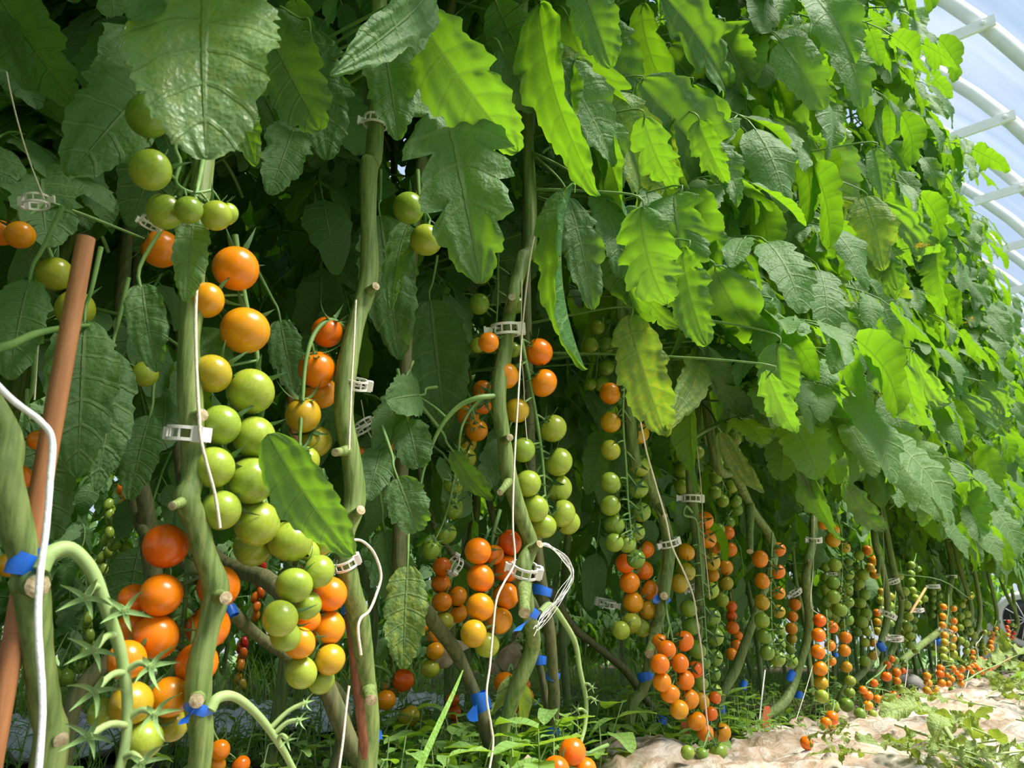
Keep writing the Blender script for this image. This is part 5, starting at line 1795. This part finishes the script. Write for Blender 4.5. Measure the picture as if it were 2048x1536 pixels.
# ------------------------------------------------------------------ yellow flowers near the top of the far plants
def flower(px, py, X, label):
    c = PX(px, py, X)
    pl = min(PLANTS, key=lambda q: abs(q[1] - c.y))
    s = stem_at(pl, c.z + .05)
    mb = MB()
    tube(mb, [s, s.lerp(c, .6) + Vector((0, 0, .03)), c], [.0016, .0012, .0009], n=5, k=4, mi=1)
    for k in range(3):
        o_ = c + Vector((random.uniform(-.012, .012), random.uniform(-.012, .012), random.uniform(-.012, .012)))
        tube(mb, [c, o_], .0006, n=4, k=1, smooth=False, mi=1)
        for i in range(5):
            a = 2 * PI * i / 5
            d = Vector((math.cos(a) * .8, math.sin(a) * .8, -.5))
            P, UV, F, _, _ = blade(.011, .005, 5, 1, lobes=1, lobe_d=0, bend=-.8, fold=0, seed=i)
            mb.add(P @ frame(d, (0, 0, 1)).T + np.array(o_), F, UV, 0)
    o = build('flower', mb, [M['petal'], M['stalk']], pl[0])
    o['label'] = label


for a in ((1964, 318, .34, 'small yellow tomato flower against the sky'), (1940, 1198, .1, 'yellow tomato flower among far leaves'), (2006, 680, .3, 'yellow tomato flower at the canopy edge'), (1945, 892, .2, 'yellow tomato flower among bright leaves'), (1850, 490, .3, 'yellow tomato flower in the upper canopy'), (1935, 640, .28, 'yellow tomato flower between upper leaves')):
    flower(*a)

# ------------------------------------------------------------------ greenhouse
AC, AR, AZ = -2.07, 2.9, 1.05


def arch(a):
    return AC + AR * math.cos(a), AZ + AR * math.sin(a)


def arch_pts(y, n=40, r=0.0):
    out = [(AC + AR + r, y, 0), (AC + AR + r, y, .5)]
    for i in range(n + 1):
        a = PI * i / n
        out.append((AC + (AR + r) * math.cos(a), y, AZ + (AR + r) * math.sin(a)))
    out += [(AC - AR - r, y, .5), (AC - AR - r, y, 0)]
    return out


Y1, SP = 3.0, .68
k = 0
ys = [Y1 + SP * i for i in range(-5, 10)]
for i, y in enumerate(ys):
    root = empty('trim_%d' % (i + 1), (AC + AR, y, 0))
    tag(root, 'white steel roof bow of the tunnel', kind='structure')
    mb = MB()
    tube(mb, arch_pts(y), .030, n=12, k=1, smooth=False)
    mb_ = build('bow', mb, M['steel'], root)
    if y > 2.5:
        a = math.radians(27.5)
        x, z = arch(a)
        mb = MB()
        x0, z0 = x - .22, z + .02
        w, h = .006, .022
        V = []
        for (xx, zz) in ((x0, z0 - .04), (x + .03, z - .01)):
            for sy in (-1, 1):
                for sz in (-1, 1):
                    V.append((xx, y - .04 + sy * w, zz + sz * h))
        mb.add(V, [(0, 1, 3, 2), (4, 6, 7, 5), (0, 4, 5, 1), (2, 3, 7, 6), (0, 2, 6, 4), (1, 5, 7, 3)])
        build('bracket', mb, M['steel'], root, smooth=False)
        mb = MB()
        tube(mb, [(x - .01, y - .045, z - .01), (x - .01, y - .056, z - .01)], .009, n=6, k=1, smooth=False)
        build('bolt', mb, M['steel'], root, smooth=False)

mb = MB()
V, F = [], []
NA = 48
rows = [-1.2, 9.0]
for y in rows:
    V += arch_pts(y, NA, .036)
n = len(V) // 2
F = [(i, i + 1, n + i + 1, n + i) for i in range(n - 1)]
mb.add(V, F)
tag(link('ceiling', mb.mesh('ceiling', M['film'])), 'translucent greenhouse film over the bows', kind='structure')
mb = MB()
V = arch_pts(9.0, NA, .036)
mb.add(V, [tuple(range(len(V)))])
tag(link('wall_end', mb.mesh('wall_end', M['film'], smooth=False)), 'greenhouse film closing the far end', kind='structure')
mb = MB()
mb.add([(-30, -25, -.03), (30, -25, -.03), (30, 40, -.03), (-30, 40, -.03)], [(0, 1, 2, 3)])
tag(link('terrain', mb.mesh('terrain', simple_mat('meadow', (.10, .20, .05), .9, (.20, .30, .09), 3))), 'meadow outside the tunnel', kind='structure')

# white machine with a dark wheel at the far end of the row
root = empty('utility_cart', (-.28, 7.6, 0))
tag(root, 'white machine with a dark round wheel beyond the far end of the row', 'machine')
def boxm(name, c, s, mat, bev=.02):
    mb = MB()
    V = [(c[0] + s[0] * i, c[1] + s[1] * j, c[2] + s[2] * k_) for i in (-1, 1) for j in (-1, 1) for k_ in (-1, 1)]
    mb.add(V, [(0, 1, 3, 2), (4, 6, 7, 5), (0, 4, 5, 1), (2, 3, 7, 6), (0, 2, 6, 4), (1, 5, 7, 3)])
    o = build(name, mb, M[mat], root, smooth=False)
    md = o.modifiers.new('bevel', 'BEVEL')
    md.width = bev
    md.segments = 3
    return o


cc = PD(2052, 1240, 6.9)
root.location = (cc.x, cc.y, 0)
boxm('body', (cc.x + .0, cc.y + .25, .26), (.42, .2, .20), 'white_paint')
boxm('axle', (cc.x - .08, cc.y + .0, .10), (.03, .05, .10), 'rubber', .01)
boxm('foot', (cc.x - .06, cc.y + .0, .02), (.12, .06, .02), 'rubber', .008)
for nm, r0, r1, mat, dy in (('rim', .17, .24, 'white_paint', -.02), ('wheel', .0, .17, 'rubber', -.03)):
    mb = MB()
    n = 40
    V, F = [], []
    yy = cc.y + .03
    for i in range(n):
        a = 2 * PI * i / n
        for (r, q) in ((r1, yy + .06), (r1, yy + dy), ((r0 + r1) / 2, yy + dy - .02), (r0, yy + dy)):
            V.append((cc.x + r * math.cos(a), q, cc.z + r * math.sin(a)))
    for i in range(n):
        for j in range(3):
            F.append((i * 4 + j, i * 4 + j + 1, ((i + 1) % n) * 4 + j + 1, ((i + 1) % n) * 4 + j))
    mb.add(V, F)
    build(nm, mb, M[mat], root)
for i in range(10):
    a = 2 * PI * i / 10
    mb = MB()
    tube(mb, [(cc.x, cc.y - .03, cc.z), (cc.x + .165 * math.cos(a), cc.y - .025, cc.z + .165 * math.sin(a))], .004, n=5, k=1, smooth=False)
    build('spoke', mb, M['steel'], root)
# sprig of a weed at the right edge
c = on_sheet(2060, 1385)
mb = MB()
weed_mb(mb, c, .06, 9, 77, .05)
mb.v = [v - np.array(c) for v in mb.v]
o = link('weed', mb.mesh('weed', [M['leaf_weed'], M['stalk_pale']]))
o.location = c
tag(o, 'leafy green sprig on the sheet at the right edge', 'weed')
